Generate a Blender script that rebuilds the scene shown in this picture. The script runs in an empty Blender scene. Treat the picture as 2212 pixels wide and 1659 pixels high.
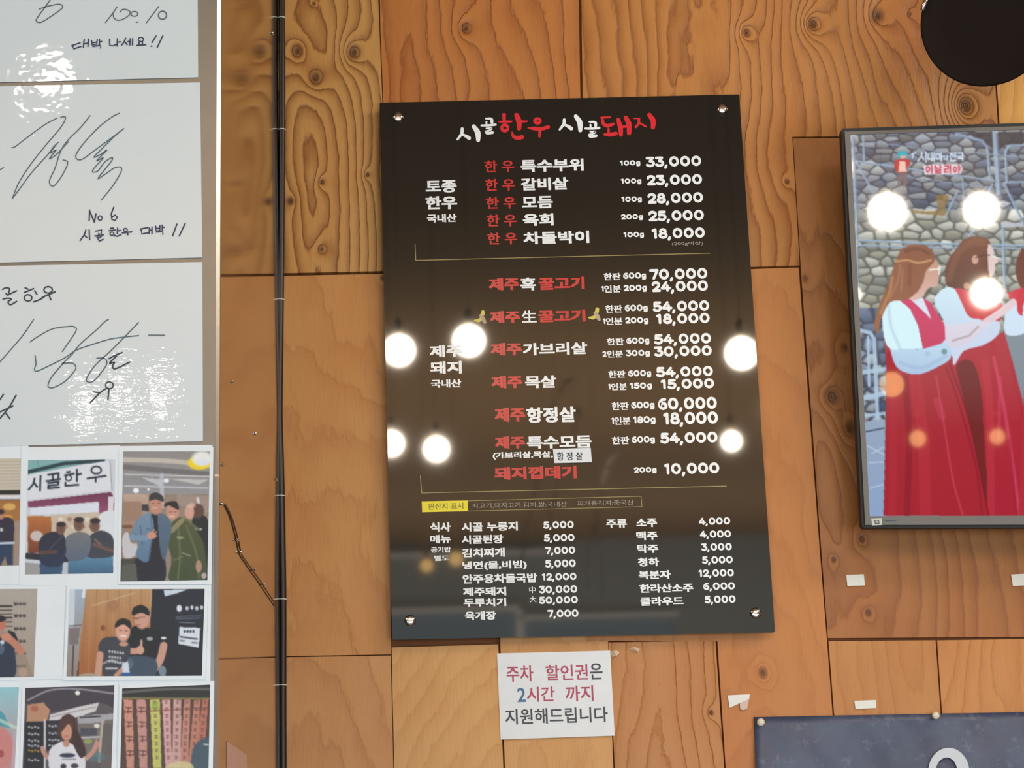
import bpy, math, random
import numpy as np
from mathutils import Vector, Matrix
random.seed(7)
RNG = np.random.default_rng(11)
scene = bpy.context.scene
C = scene.collection

# ------------------------------------------------------------------ camera
F = 4600.0
ra, rb, rc = math.radians(104.48), math.radians(-2.62), math.radians(-2.08)
CAM = np.array([-.25, -3.339, 1.5])
MB = Matrix.Rotation(rb, 3, 'Z') @ Matrix.Rotation(ra, 3, 'X') @ Matrix.Rotation(rc, 3, 'Z')
M = np.array(MB)
cam = bpy.data.objects.new('camera', bpy.data.cameras.new('camera'))
C.objects.link(cam)
cam.matrix_world = Matrix.Translation(Vector(CAM)) @ MB.to_4x4()
cam.data.sensor_width = 36
cam.data.lens = F / 2212 * 36
cam.data.clip_start = .02
scene.camera = cam

# ------------------------------------------------------------------ world, light, exposure
scene.view_settings.view_transform = 'Standard'
scene.view_settings.look = 'None'
scene.view_settings.gamma = 1
scene.view_settings.use_curve_mapping = False
scene.view_settings.exposure = -0.14
scene.cycles.use_denoising = True
scene.cycles.max_bounces = 6
scene.cycles.caustics_reflective = False
scene.cycles.caustics_refractive = False
world = bpy.data.worlds.new('world')
scene.world = world
world.use_nodes = True
world.node_tree.nodes['Background'].inputs[0].default_value = (.75, .85, 1, 1)
world.node_tree.nodes['Background'].inputs[1].default_value = .25


def area(name, loc, target, sx, sy, power, col):
    l = bpy.data.lights.new(name, 'AREA')
    l.shape = 'RECTANGLE'; l.size = sx; l.size_y = sy; l.energy = power; l.color = col
    o = bpy.data.objects.new(name, l); C.objects.link(o)
    o.location = loc
    o.rotation_euler = (Vector(target) - Vector(loc)).to_track_quat('-Z', 'Y').to_euler()
    return o


area('front_fill_light', (0.3, -5.2, 1.15), (0.3, 0, 2.1), 6.5, 1.7, 200, (.80, .92, 1.0))  # unseen fill light added behind the camera, standing in for daylight
area('ceiling_panel_light', (2.5, -2.3, 3.95), (1.0, -.1, 2.2), 1.3, .6, 46, (1.0, .94, .84))
area('added_uplight', (0.6, -7.3, 3.25), (0.6, -7.3, 4.2), 6, 3.0, 880, (1.0, .80, .54))  # no fixture: added to brighten the ceiling mirrored in the menu board
area('added_uplight_far', (0.6, -10.3, 2.9), (0.6, -10.6, 4.2), 6, 1.4, 620, (1.0, .87, .70))  # second added light, brightens the far ceiling and front wall for the mirror image
GLOBE_E = 85.0
AMBER_E = 13.0


# ------------------------------------------------------------------ geometry helpers
def ray(px, py):
    d = M @ np.array([(px - 1106) / F, (829.5 - py) / F, -1.0])
    return d / np.linalg.norm(d)


def hit(px, py, p0, n):
    d = ray(px, py); n = np.asarray(n, float)
    return CAM + d * (np.dot(np.asarray(p0) - CAM, n) / np.dot(d, n))


class Plane:
    """a plane in the room; called with a photograph pixel it gives the point seen there"""
    def __init__(s, p0, n): s.p0 = np.asarray(p0, float); s.n = np.asarray(n, float)
    def __call__(s, px, py): return hit(px, py, s.p0, s.n)
    def many(s, px, py):
        d = np.stack([(px - 1106) / F, (829.5 - py) / F, -np.ones_like(px)], 1) @ M.T
        return CAM + d * (np.dot(s.p0 - CAM, s.n) / (d @ s.n))[:, None]


def wallpt(y):
    return Plane((0, y, 0), (0, 1, 0))


def P(px, py, y=0.0):
    return hit(px, py, (0, y, 0), (0, 1, 0))


def lean(px):
    return (px - 376) / 18500.0


def srgb(r, g, b):
    def f(c):
        c = c / 255.0
        return c / 12.92 if c <= .04045 else ((c + .055) / 1.055) ** 2.4
    return (f(r), f(g), f(b), 1.0)


def obj(name, verts, faces, mat, parent=None, smooth=False):
    me = bpy.data.meshes.new(name)
    me.from_pydata([tuple(map(float, v)) for v in verts], [], faces)
    me.update()
    if mat:
        me.materials.append(mat)
    if smooth:
        for p in me.polygons:
            p.use_smooth = True
    o = bpy.data.objects.new(name, me); C.objects.link(o)
    if parent:
        o.parent = parent
    return o


def tag(o, label=None, cat=None, group=None, kind=None):
    if label: o['label'] = label
    if cat: o['category'] = cat
    if group: o['group'] = group
    if kind: o['kind'] = kind
    return o


def empty(name, loc=(0, 0, 0)):
    o = bpy.data.objects.new(name, None); C.objects.link(o)
    return o


def slab(name, quad, pf, back, mat, parent=None, round_px=0):
    """front outline from px points (TL,TR,BR,BL order or any polygon) on plane pf, extruded by vector back"""
    back = np.asarray(back, float)
    f = [pf(*q) for q in quad]
    n = len(f)
    v = f + [p + back for p in f]
    faces = [tuple(range(n))[::-1], tuple(range(n, 2 * n))]
    faces += [(i, (i + 1) % n, n + (i + 1) % n, n + i) for i in range(n)]
    return obj(name, v, faces, mat, parent)


def box(name, lo, hi, mat, parent=None):
    (x0, y0, z0), (x1, y1, z1) = lo, hi
    v = [(x0, y0, z0), (x1, y0, z0), (x1, y1, z0), (x0, y1, z0), (x0, y0, z1), (x1, y0, z1), (x1, y1, z1), (x0, y1, z1)]
    f = [(0, 3, 2, 1), (4, 5, 6, 7), (0, 1, 5, 4), (1, 2, 6, 5), (2, 3, 7, 6), (3, 0, 4, 7)]
    return obj(name, v, f, mat, parent)


def lathe(name, prof, centre, axis, mat, parent=None, seg=32):
    """prof: list of (radius, height along axis)"""
    q = Vector((0, 0, 1)).rotation_difference(Vector(axis).normalized())
    c = Vector(centre); v = []; f = []
    for r, h in prof:
        for i in range(seg):
            a = 2 * math.pi * i / seg
            v.append(c + q @ Vector((r * math.cos(a), r * math.sin(a), h)))
    for k in range(len(prof) - 1):
        for i in range(seg):
            j = (i + 1) % seg
            f.append((k * seg + i, k * seg + j, (k + 1) * seg + j, (k + 1) * seg + i))
    f.append(tuple(range(seg))[::-1]); f.append(tuple(range((len(prof) - 1) * seg, len(prof) * seg)))
    return obj(name, v, f, mat, parent, smooth=True)


def sphere(name, c, r, mat, parent=None, seg=16, sc=(1, 1, 1)):
    v = []; f = []; rings = seg // 2
    for k in range(rings + 1):
        t = math.pi * k / rings
        for i in range(seg):
            a = 2 * math.pi * i / seg
            v.append((c[0] + r * sc[0] * math.sin(t) * math.cos(a), c[1] + r * sc[1] * math.sin(t) * math.sin(a), c[2] + r * sc[2] * math.cos(t)))
    for k in range(rings):
        for i in range(seg):
            j = (i + 1) % seg
            f.append((k * seg + i, (k + 1) * seg + i, (k + 1) * seg + j, k * seg + j))
    return obj(name, v, f, mat, parent, smooth=True)


def tube(name, pts, r, mat, parent=None, seg=10):
    v = []; f = []
    pts = [Vector(p) for p in pts]
    for k, p in enumerate(pts):
        d = (pts[min(k + 1, len(pts) - 1)] - pts[max(k - 1, 0)]).normalized()
        u = d.cross(Vector((0.13, .2, 0.97)) if abs(d.z) < .9 else Vector((0, 1, .01))).normalized()
        w = d.cross(u)
        rr = r[k] if isinstance(r, (list, tuple)) else r
        for i in range(seg):
            a = 2 * math.pi * i / seg
            v.append(p + rr * (u * math.cos(a) + w * math.sin(a)))
    for k in range(len(pts) - 1):
        for i in range(seg):
            j = (i + 1) % seg
            f.append((k * seg + i, k * seg + j, (k + 1) * seg + j, (k + 1) * seg + i))
    f.append(tuple(range(seg))[::-1]); f.append(tuple(range((len(pts) - 1) * seg, len(pts) * seg)))
    return obj(name, v, f, mat, parent, smooth=True)


def spline(pts, n=6, closed=False):
    p = np.array(pts, float)
    if len(p) < 3:
        return p
    if closed:
        p = np.vstack([p[-1], p, p[0], p[1]])
    else:
        p = np.vstack([2 * p[0] - p[1], p, 2 * p[-1] - p[-2]])
    out = []
    for i in range(1, len(p) - 2):
        a, b, c, d = p[i - 1], p[i], p[i + 1], p[i + 2]
        for k in range(n):
            t = k / n
            out.append(.5 * ((2 * b) + (c - a) * t + (2 * a - 5 * b + 4 * c - d) * t * t + (3 * b - a - 3 * c + d) * t ** 3))
    out.append(p[-2])
    return np.array(out)


def strokes(name, lst, pf, mat, parent, org=(0, 0), s=1.0, w=12, smooth=True):
    """flat ribbons in photograph px; each stroke: list of (x,y) or (x,y,w) in zoomed coordinates"""
    V = []; Fc = []; lay = 0; pf0 = pf
    for st in lst:
        lay += 1
        pf = (lambda L: (lambda u, v: pf0(u, v) + np.array([0, -1.5e-5 * L, 0])))(lay * 3)
        a = np.array([(q[0], q[1], (q[2] if len(q) > 2 else w)) for q in st], float)
        a[:, 0] = org[0] + a[:, 0] / s; a[:, 1] = org[1] + a[:, 1] / s; a[:, 2] /= s
        if smooth and len(a) > 2:
            a = spline(a, 6)
        n = len(a)
        d = np.gradient(a[:, :2], axis=0) if n > 1 else np.array([[1, 0]])
        ln = np.linalg.norm(d, axis=1); ln[ln == 0] = 1
        d /= ln[:, None]
        nx, ny = -d[:, 1], d[:, 0]
        b = len(V)
        for i in range(n):
            h = a[i, 2] / 2
            V.append(pf(a[i, 0] + nx[i] * h, a[i, 1] + ny[i] * h)); V.append(pf(a[i, 0] - nx[i] * h, a[i, 1] - ny[i] * h))
        for i in range(n - 1):
            Fc.append((b + 2 * i, b + 2 * i + 1, b + 2 * i + 3, b + 2 * i + 2))
        for e in (0, n - 1):
            b = len(V); pf = (lambda L: (lambda u, v: pf0(u, v) + np.array([0, -1.5e-5 * L, 0])))(lay * 3 - (1 if e else 2))
            for k in range(10):
                t = -2 * math.pi * k / 10
                V.append(pf(a[e, 0] + a[e, 2] / 2 * math.cos(t), a[e, 1] + a[e, 2] / 2 * math.sin(t)))
            Fc.append(tuple(range(b, b + 10)))
    return obj(name, V, Fc, mat, parent)


def hand(name, lst, pf, m, parent, org=(0, 0), s=1.0, w=12, smooth=True, gap=14):
    """handwriting, one object per word: strokes that lie close together stay together"""
    bb = [(min(q[0] for q in st) - gap, min(q[1] for q in st) - gap, max(q[0] for q in st) + gap, max(q[1] for q in st) + gap) for st in lst]
    grp = list(range(len(lst)))
    for _ in range(len(lst)):
        for i in range(len(lst)):
            for j in range(i):
                if bb[i][0] < bb[j][2] and bb[j][0] < bb[i][2] and bb[i][1] < bb[j][3] and bb[j][1] < bb[i][3]:
                    g = min(grp[i], grp[j]); grp[i] = grp[j] = g
    for g in sorted(set(grp)):
        strokes(name, [st for st, k in zip(lst, grp) if k == g], pf, m, parent, org, s, w, smooth)


def ring(cx, cy, r, w=12, ry=None, n=12):
    ry = ry or r
    return [(cx + r * math.cos(2 * math.pi * k / n), cy + ry * math.sin(2 * math.pi * k / n), w) for k in range(n + 1)]


# ------------------------------------------------------------------ materials
def mat(name, col, rough=.5, metal=0.0, coat=0.0, emit=None, es=0.0, ior=1.5, coat_rough=.05):
    m = bpy.data.materials.new(name); m.use_nodes = True
    nt = m.node_tree; b = nt.nodes['Principled BSDF']
    b.inputs['Roughness'].default_value = rough
    b.inputs['Metallic'].default_value = metal
    b.inputs['Coat Weight'].default_value = coat
    b.inputs['Coat Roughness'].default_value = coat_rough
    b.inputs['IOR'].default_value = ior
    # a faint procedural mottling so that no surface is perfectly flat
    tc = nt.nodes.new('ShaderNodeTexCoord'); no = nt.nodes.new('ShaderNodeTexNoise')
    no.inputs['Scale'].default_value = 35; no.inputs['Detail'].default_value = 3
    nt.links.new(tc.outputs['Object'], no.inputs['Vector'])
    mx = nt.nodes.new('ShaderNodeMix'); mx.data_type = 'RGBA'
    mx.inputs['A'].default_value = tuple(c * .94 for c in col[:3]) + (1,)
    mx.inputs['B'].default_value = tuple(min(1, c * 1.06) for c in col[:3]) + (1,)
    nt.links.new(no.outputs['Fac'], mx.inputs['Factor'])
    nt.links.new(mx.outputs['Result'], b.inputs['Base Color'])
    if emit:
        b.inputs['Emission Color'].default_value = emit
        b.inputs['Emission Strength'].default_value = es
    return m


class NT:
    def __init__(s, nt): s.nt = nt
    def m(s, op, a, b=None, c=None, clamp=False):
        n = s.nt.nodes.new('ShaderNodeMath'); n.operation = op; n.use_clamp = clamp
        for i, v in enumerate((a, b, c)):
            if v is None: continue
            if isinstance(v, (int, float)): n.inputs[i].default_value = v
            else: s.nt.links.new(v, n.inputs[i])
        return n.outputs[0]
    def noise(s, vec, scale, detail=2, rough=.5):
        n = s.nt.nodes.new('ShaderNodeTexNoise'); n.inputs['Scale'].default_value = scale
        n.inputs['Detail'].default_value = detail; n.inputs['Roughness'].default_value = rough
        s.nt.links.new(vec, n.inputs['Vector']); return n.outputs['Fac']
    def xyz(s, x, y, z):
        n = s.nt.nodes.new('ShaderNodeCombineXYZ')
        for i, v in enumerate((x, y, z)):
            if isinstance(v, (int, float)): n.inputs[i].default_value = v
            else: s.nt.links.new(v, n.inputs[i])
        return n.outputs[0]
    def mix(s, f, a, b, blend='MIX'):
        n = s.nt.nodes.new('ShaderNodeMix'); n.data_type = 'RGBA'; n.blend_type = blend
        for k, v in (('Factor', f), ('A', a), ('B', b)):
            if isinstance(v, (int, float, tuple)): n.inputs[k].default_value = v
            else: s.nt.links.new(v, n.inputs[k])
        return n.outputs['Result']


TONE = {2: (.96, .90, .76), 3: (.96, .93, .84), 6: (.72, .64, .54), 7: (.88, .80, .66), 8: (.97, .95, .9), 10: (.92, .88, .78), 11: (.92, .86, .74), 12: (.9, .84, .72), 4: (.95, .92, .85), 9: (.94, .92, .86)}  # per-board tints; board_knotty_right's also carries shade painted in beside the television


def wood(name, seed, light, dark, axis_px=(700, 400), d0=.05, tilt=.12, freq=70, wob=.05, knots=(), strength=1.0, ridges=.5):
    """flat-sawn board: concentric growth rings about a slightly tilted axis, cut by the face, bent round knots"""
    t_ = TONE.get(seed, (1, 1, 1)); light = tuple(a * b for a, b in zip(light, t_)) + (1,); dark = tuple(a * b for a, b in zip(dark, t_)) + (1,)
    m = bpy.data.materials.new(name); m.use_nodes = True
    nt = m.node_tree; N = NT(nt); b = nt.nodes['Principled BSDF']
    tc = nt.nodes.new('ShaderNodeTexCoord'); sp = nt.nodes.new('ShaderNodeSeparateXYZ')
    nt.links.new(tc.outputs['Object'], sp.inputs[0])
    x, z = sp.outputs[0], sp.outputs[2]
    ax, _, az = P(*axis_px)
    n1 = N.noise(N.xyz(N.m('MULTIPLY', x, 5), seed * 3.1, N.m('MULTIPLY', z, 1.6)), 1.0, 2)
    n2 = N.noise(N.xyz(N.m('MULTIPLY', x, 9), seed * 7.7 + 5, N.m('MULTIPLY', z, 4.0)), 1.0, 3)
    n3 = N.noise(N.xyz(N.m('MULTIPLY', x, 75), seed, N.m('MULTIPLY', z, 26)), 1.0, 5, .65)
    X = N.m('ADD', N.m('SUBTRACT', x, float(ax)), N.m('MULTIPLY', N.m('SUBTRACT', n1, .5), wob * 2))
    D = N.m('ADD', N.m('MULTIPLY', N.m('SUBTRACT', z, float(az)), tilt), N.m('ADD', d0, N.m('MULTIPLY', N.m('SUBTRACT', n2, .5), wob * 1.2)))
    phi = N.m('MULTIPLY', N.m('SQRT', N.m('ADD', N.m('MULTIPLY', X, X), N.m('MULTIPLY', D, D))), freq)
    phi = N.m('ADD', phi, N.m('MULTIPLY', N.m('SUBTRACT', n3, .5), .55))
    core = None
    for k in knots:
        kx, _, kz = P(k[0], k[1]); r = k[2] * .00073; amp = k[3] if len(k) > 3 else 3.5
        dx = N.m('SUBTRACT', x, float(kx)); dz = N.m('MULTIPLY', N.m('SUBTRACT', z, float(kz)), .75)
        rr = N.m('SQRT', N.m('ADD', N.m('MULTIPLY', dx, dx), N.m('MULTIPLY', dz, dz)))
        e = N.m('EXPONENT', N.m('MULTIPLY', rr, -1.0 / (r * 1.9)))
        phi = N.m('ADD', phi, N.m('MULTIPLY', e, amp))
        cr = N.m('SUBTRACT', 1.35, N.m('DIVIDE', N.m('ADD', rr, N.m('MULTIPLY', N.m('SUBTRACT', n3, .5), r * .5)), r), clamp=True)
        cr = N.m('MULTIPLY', N.m('POWER', cr, .8), .85)
        core = cr if core is None else N.m('MAXIMUM', core, cr)
    fr = N.m('FRACT', phi)
    ramp = nt.nodes.new('ShaderNodeValToRGB')
    cr_ = ramp.color_ramp
    cr_.elements[0].position = 0; cr_.elements[0].color = (.12, .12, .12, 1)
    cr_.elements[1].position = 1; cr_.elements[1].color = (.2, .2, .2, 1)
    for p_, v_ in ((.10, 0.02), (.38, .10), (.62, .32), (.82, .56), (.91, .80), (.955, .55)):
        e = cr_.elements.new(p_); e.color = (v_, v_, v_, 1)
    nt.links.new(fr, ramp.inputs[0])
    mott = N.noise(N.xyz(N.m('MULTIPLY', x, 7), seed + 20., N.m('MULTIPLY', z, 3.2)), 1.0, 3)
    g = N.m('MULTIPLY', ramp.outputs[0], N.m('MULTIPLY', N.m('ADD', .1, N.m('MULTIPLY', mott, 1.7)), strength))
    col = N.mix(g, light, dark)
    warm = N.m('MULTIPLY', N.m('SUBTRACT', mott, .42), 2.4, clamp=True)
    col = N.mix(N.m('MULTIPLY', warm, .75), col, tuple(a * f for a, f in zip(light[:3], (.92, .72, .5))) + (1,))
    fib = N.noise(N.xyz(N.m('MULTIPLY', x, 420), seed, N.m('MULTIPLY', z, 22)), 1.0, 2)
    col = N.mix(N.m('MULTIPLY', N.m('SUBTRACT', fib, .5), .5, clamp=True), col, (.12, .05, .02, 1))
    if core is not None:
        col = N.mix(core, col, srgb(84, 46, 24))
    nt.links.new(col, b.inputs['Base Color'])
    b.inputs['Roughness'].default_value = .42
    b.inputs['Specular IOR Level'].default_value = .35
    bump = nt.nodes.new('ShaderNodeBump'); bump.inputs['Strength'].default_value = ridges; bump.inputs['Distance'].default_value = .0022
    nt.links.new(N.m('SUBTRACT', 1.0, N.m('ADD', ramp.outputs[0], N.m('MULTIPLY', fib, .15))), bump.inputs['Height'])
    nt.links.new(bump.outputs[0], b.inputs['Normal'])
    return m


def attr_mat(name, emission=False, rough=.25, strength=1.0, coat=.2):
    m = bpy.data.materials.new(name); m.use_nodes = True
    nt = m.node_tree; b = nt.nodes['Principled BSDF']
    at = nt.nodes.new('ShaderNodeAttribute'); at.attribute_name = 'print'
    if emission:
        b.inputs['Base Color'].default_value = (.004, .004, .005, 1)
        nt.links.new(at.outputs['Color'], b.inputs['Emission Color'])
        b.inputs['Emission Strength'].default_value = strength
        b.inputs['Roughness'].default_value = rough
    else:
        g_ = nt.nodes.new('ShaderNodeMix'); g_.data_type = 'RGBA'; g_.blend_type = 'MULTIPLY'; g_.inputs['Factor'].default_value = 1; g_.inputs['B'].default_value = (.76, .79, .83, 1); nt.links.new(at.outputs['Color'], g_.inputs['A']); nt.links.new(g_.outputs['Result'], b.inputs['Base Color'])
        b.inputs['Roughness'].default_value = .4
        b.inputs['Coat Weight'].default_value = coat; b.inputs['Coat Roughness'].default_value = .08; b.inputs['Specular IOR Level'].default_value = .25
    return m


def film_mat(name, col, bumps):
    """paper under creased clear plastic: coat with its own creases"""
    m = bpy.data.materials.new(name); m.use_nodes = True
    nt = m.node_tree; N = NT(nt); b = nt.nodes['Principled BSDF']
    b.inputs['Base Color'].default_value = col
    b.inputs['Roughness'].default_value = .7
    b.inputs['Coat Weight'].default_value = 1; b.inputs['Coat Roughness'].default_value = .03
    tc = nt.nodes.new('ShaderNodeTexCoord'); sp = nt.nodes.new('ShaderNodeSeparateXYZ')
    nt.links.new(tc.outputs['Object'], sp.inputs[0])
    sx, sz, st = bumps
    n = N.noise(N.xyz(N.m('MULTIPLY', sp.outputs[0], sx), 3., N.m('MULTIPLY', sp.outputs[2], sz)), 1.0, 4, .6)
    bp = nt.nodes.new('ShaderNodeBump'); bp.inputs['Strength'].default_value = 1; bp.inputs['Distance'].default_value = st
    nt.links.new(n, bp.inputs['Height']); nt.links.new(bp.outputs[0], b.inputs['Coat Normal'])
    return m


m_black = mat('black_rubber', srgb(20, 18, 18), .6)
m_cable = mat('black_cable', srgb(30, 24, 24), .35)
m_board = mat('black_acrylic', (.0085, .0075, .0068, 1), .035, ior=1.52)
m_white = mat('white_print', (.88, .91, .93, 1), .25)
m_grey = mat('grey_print', (.33, .31, .27, 1), .3)
m_red = mat('red_print', srgb(198, 38, 40), .25)
m_red2 = mat('title_red_print', srgb(216, 32, 48), .25)
m_line = mat('olive_line_print', srgb(150, 138, 82), .3)
m_yellow = mat('yellow_print', srgb(240, 222, 30), .35)
m_olive = mat('olive_print', srgb(120, 110, 10), .35)
m_chrome = mat('chrome', (.75, .77, .80, 1), .06, 1)
m_paper = mat('white_paper', (.80, .83, .85, 1), .7)
m_photo_paper = mat('photo_paper', (.60, .66, .71, 1), .35, coat=.2)
m_tape = mat('white_tape', (.80, .80, .74, 1), .6)
m_ink = mat('black_ink', srgb(38, 46, 56), .5)
m_ink2 = mat('blue_black_ink', srgb(36, 44, 70), .5)
m_inkthin = mat('thin_pen_ink', srgb(72, 88, 96), .5)
m_rose = mat('rose_print', srgb(176, 62, 92), .5)
m_blue = mat('blue_print', srgb(62, 104, 146), .5)
m_dark = mat('dark_print', srgb(48, 52, 60), .5)
m_steel_side = mat('polished_steel', (.55, .49, .44, 1), .085, 1)
m_steel = mat('brushed_steel', (.165, .165, .16, 1), .3, 1)
m_trim = mat('steel_edge', (.62, .60, .55, 1), .25, 1)
m_bezel = mat('grey_bezel', srgb(98, 93, 88), .45, .2)
m_lamp = mat('dark_lamp_metal', srgb(33, 26, 23), .9)
m_lamp.node_tree.nodes['Principled BSDF'].inputs['Specular IOR Level'].default_value = .08

# ------------------------------------------------------------------ the room
m_back = mat('dark_backing', srgb(130, 76, 38), .8)
m_ceil = mat('brown_ceiling', srgb(112, 92, 70), .8)
m_room = mat('warm_plaster', srgb(150, 120, 92), .85)
m_floor = mat('floor_tile', srgb(120, 110, 100), .4)
wall = box('wall_back', (-4, .014, 0), (5, .12, 4.2), m_back)
tag(wall, kind='structure')
tag(box('floor', (-4, -11.6, -.1), (5, .12, 0), m_floor), kind='structure')
tag(box('ceiling', (-4, -11.6, 4.2), (5, .12, 4.3), m_ceil), kind='structure')
tag(box('wall_left', (-4.1, -11.6, 0), (-4, .12, 4.2), m_room), kind='structure')
tag(box('wall_right', (5, -11.6, 0), (5.1, .12, 4.2), m_room), kind='structure')
tag(box('wall_front', (-4, -11.7, 0), (5, -11.6, 4.2), mat('grey_wall', srgb(120, 128, 134), .85)), kind='structure')
m_pane = mat('daylit_pane', (.02, .02, .02, 1), .2, emit=(.56, .72, .78, 1), es=1.7)
win = tag(empty('window_1'), kind='structure')
for xa, xb, za, zb in ((-2.4, .40, 3.0, 3.70), (.45, 1.5, 3.0, 3.63)):
    box('pane', (xa, -11.58, za), (xb, -11.57, zb), m_pane, win)
m_frame = mat('pale_frame', srgb(190, 194, 198), .5)
box('window_frame', (-2.45, -11.6, 3.70), (.42, -11.54, 3.735), m_frame, win)
box('window_frame', (.42, -11.6, 3.63), (1.55, -11.54, 3.66), m_frame, win)
box('window_frame', (.40, -11.6, 2.9), (.45, -11.54, 3.70), m_frame, win)
box('window_frame', (-2.45, -11.6, 4.10), (.75, -11.54, 4.13), m_frame, win)

# ------------------------------------------------------------------ wooden wall boards
L1, D1 = srgb(196, 146, 84), srgb(112, 62, 24)
LO, DO = srgb(190, 118, 62), srgb(134, 72, 32)
LP, DP = srgb(206, 150, 92), srgb(166, 104, 54)
LY, DY = srgb(214, 160, 84), srgb(186, 126, 54)
planks = [
    ([(597, -60), (816, -60), (818, 0), (841, 586), (606, 591)],
     wood('board_knotty', 1, srgb(202, 150, 84), srgb(120, 66, 26), (668, 150), .035, .16, 66, .045,
          [(642, 110, 13, 4), (763, 113, 14, 5), (681, 168, 14, 4), (695, 393, 6, 2), (694, 538, 7, 2), (793, 377, 5, 2), (628, 434, 8, 1.5), (678, 8, 5, 1)], 1.25, .7)),
    ([(606, 595), (841, 590), (845, 1414), (611, 1418)],
     wood('board_plain', 2, LP, srgb(170, 106, 54), (700, 1400), .12, .25, 34, .1, [(826, 600, 5, 1)], .5, .35)),
    ([(611, 1419), (845, 1415), (853, 1760), (612, 1760)],
     wood('board_plain_low', 3, srgb(206, 150, 96), srgb(160, 100, 58), (640, 1900), .1, .3, 30, .08, [], .5, .3)),
    ([(819, -60), (1250, -60), (1254.5, 205), (1261, 700), (845, 700), (821, 60)],
     wood('board_streaky', 4, srgb(194, 126, 66), srgb(140, 74, 32), (905, 60), .03, .05, 38, .10, [(1005, 60, 11, 3)], .95, .9)),
    ([(1254, -60), (2135, -60), (2158, 292), (1711, 296), (1727, 574), (1264, 588)],
     wood('board_wavy', 5, srgb(190, 128, 66), srgb(122, 64, 26), (1470, 40), .02, .1, 40, .13,
          [(1612, 70, 8, 4), (1755, 52, 12, 6), (2085, 228, 17, 8), (1894, 34, 16, 3), (1965, 30, 5, 1), (1700, 392, 5, 2)], 1.0, .8)),
    ([(1713, 298), (2158, 294), (2240, 1376), (1788, 1379), (1770, 1140), (1729, 574)],
     wood('board_knotty_right', 6, srgb(196, 134, 76), srgb(120, 68, 34), (1790, 900), .03, .22, 34, .11,
          [(1797, 856, 15, 4), (1838, 925, 14, 3), (1740, 601, 5, 1.5), (1862, 1163, 8, 3), (1802, 1208, 6, 2), (1876, 1323, 7, 3), (1825, 750, 7, 2)], .65, .4)),
    ([(1264, 592), (1726, 577), (1768, 1140), (1787, 1380), (1816, 1760), (1586, 1760), (1567, 1659), (1549, 1384), (1264, 1384)],
     wood('board_smooth', 7, srgb(204, 138, 78), srgb(176, 112, 58), (1640, 1500), .08, .2, 36, .1, [(1648, 1453, 9, 5)], .5, .35)),
    ([(845, 1398), (1077, 1391), (1088, 1659), (1092, 1760), (853, 1760)],
     wood('board_pale_left', 8, srgb(214, 162, 100), srgb(190, 134, 78), (1150, 1400), .3, .35, 55, .05, [], .45, .5)),
    ([(1081, 1300), (1311, 1300), (1326, 1659), (1330, 1760), (1094, 1760), (1080, 1392)],
     wood('board_pale_mid', 9, srgb(214, 160, 98), srgb(184, 122, 66), (1180, 1900), .04, .25, 45, .07, [], .45, .3)),
    ([(1314, 1387), (1546, 1383), (1565, 1659), (1583, 1760), (1332, 1760)],
     wood('board_ridged', 10, srgb(196, 136, 82), srgb(178, 116, 66), (1400, 1300), .02, .03, 48, .08, [(1536, 1540, 5, 2)], .5, 1.0)),
    ([(1789, 1384), (2022, 1382), (2048, 1760), (1818, 1760)],
     wood('board_short', 11, srgb(200, 142, 84), srgb(176, 114, 60), (1960, 1300), .02, .3, 40, .07, [], .5, .4)),
    ([(2024, 1382), (2243, 1379), (2268, 1760), (2050, 1760)],
     wood('board_right_low', 12, srgb(208, 146, 86), srgb(172, 108, 56), (2150, 1300), .02, .15, 40, .1, [], .5, .5)),
    ([(2137, -60), (2600, -60), (2700, 1760), (2270, 1760), (2160, 292)],
     wood('board_golden', 13, srgb(220, 164, 82), srgb(196, 134, 60), (2300, 300), .05, .1, 38, .1, [], .7, .4)),
]
for i, (q, m) in enumerate(planks):
    # a hair of height difference between neighbours
    dy = [0, .0012, .0005, .0016, .0004, .0014, .0006, -.0008, .0010, -.0004, .0008, .0018, 0][i]
    f = [P(*p) for p in q]
    for p, w_ in zip(q, f):
        if p[0] >= 2600: w_[0] = 4.99
    ext = []
    for k_, (p, w_) in enumerate(zip(q, f)):  # boards run on to the ceiling and the floor
        ext.append(w_); p2, w2 = q[(k_ + 1) % len(q)], f[(k_ + 1) % len(q)]
        if p[1] == p2[1] and p[1] in (-60, 1760):
            zz = 4.195 if p[1] == -60 else .005
            ext += [np.array([w_[0], w_[1], zz]), np.array([w2[0], w2[1], zz])]
    f = ext
    # pull the outline in by about a millimetre so the joints are real recesses
    c = sum(f) / len(f)
    ff = []
    for p in f:
        v = np.sign(p - c) * .0006; ff.append(p - np.array([v[0], -dy, v[2]]))
    n = len(ff)
    V = ff + [p + np.array([0, .012 - dy, 0]) for p in ff]
    obj('board', V, [tuple(range(n))[::-1], tuple(range(n, 2 * n))] + [(k, (k + 1) % n, n + (k + 1) % n, n + k) for k in range(n)], m, wall)


# ------------------------------------------------------------------ text
_texts = []


def text(name, s, x0, x1, y0, y1, pf, m, parent, bold=.02, slope=None):
    _texts.append((name, s, x0, x1, y0, y1, pf, m, parent, bold, slope))


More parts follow.
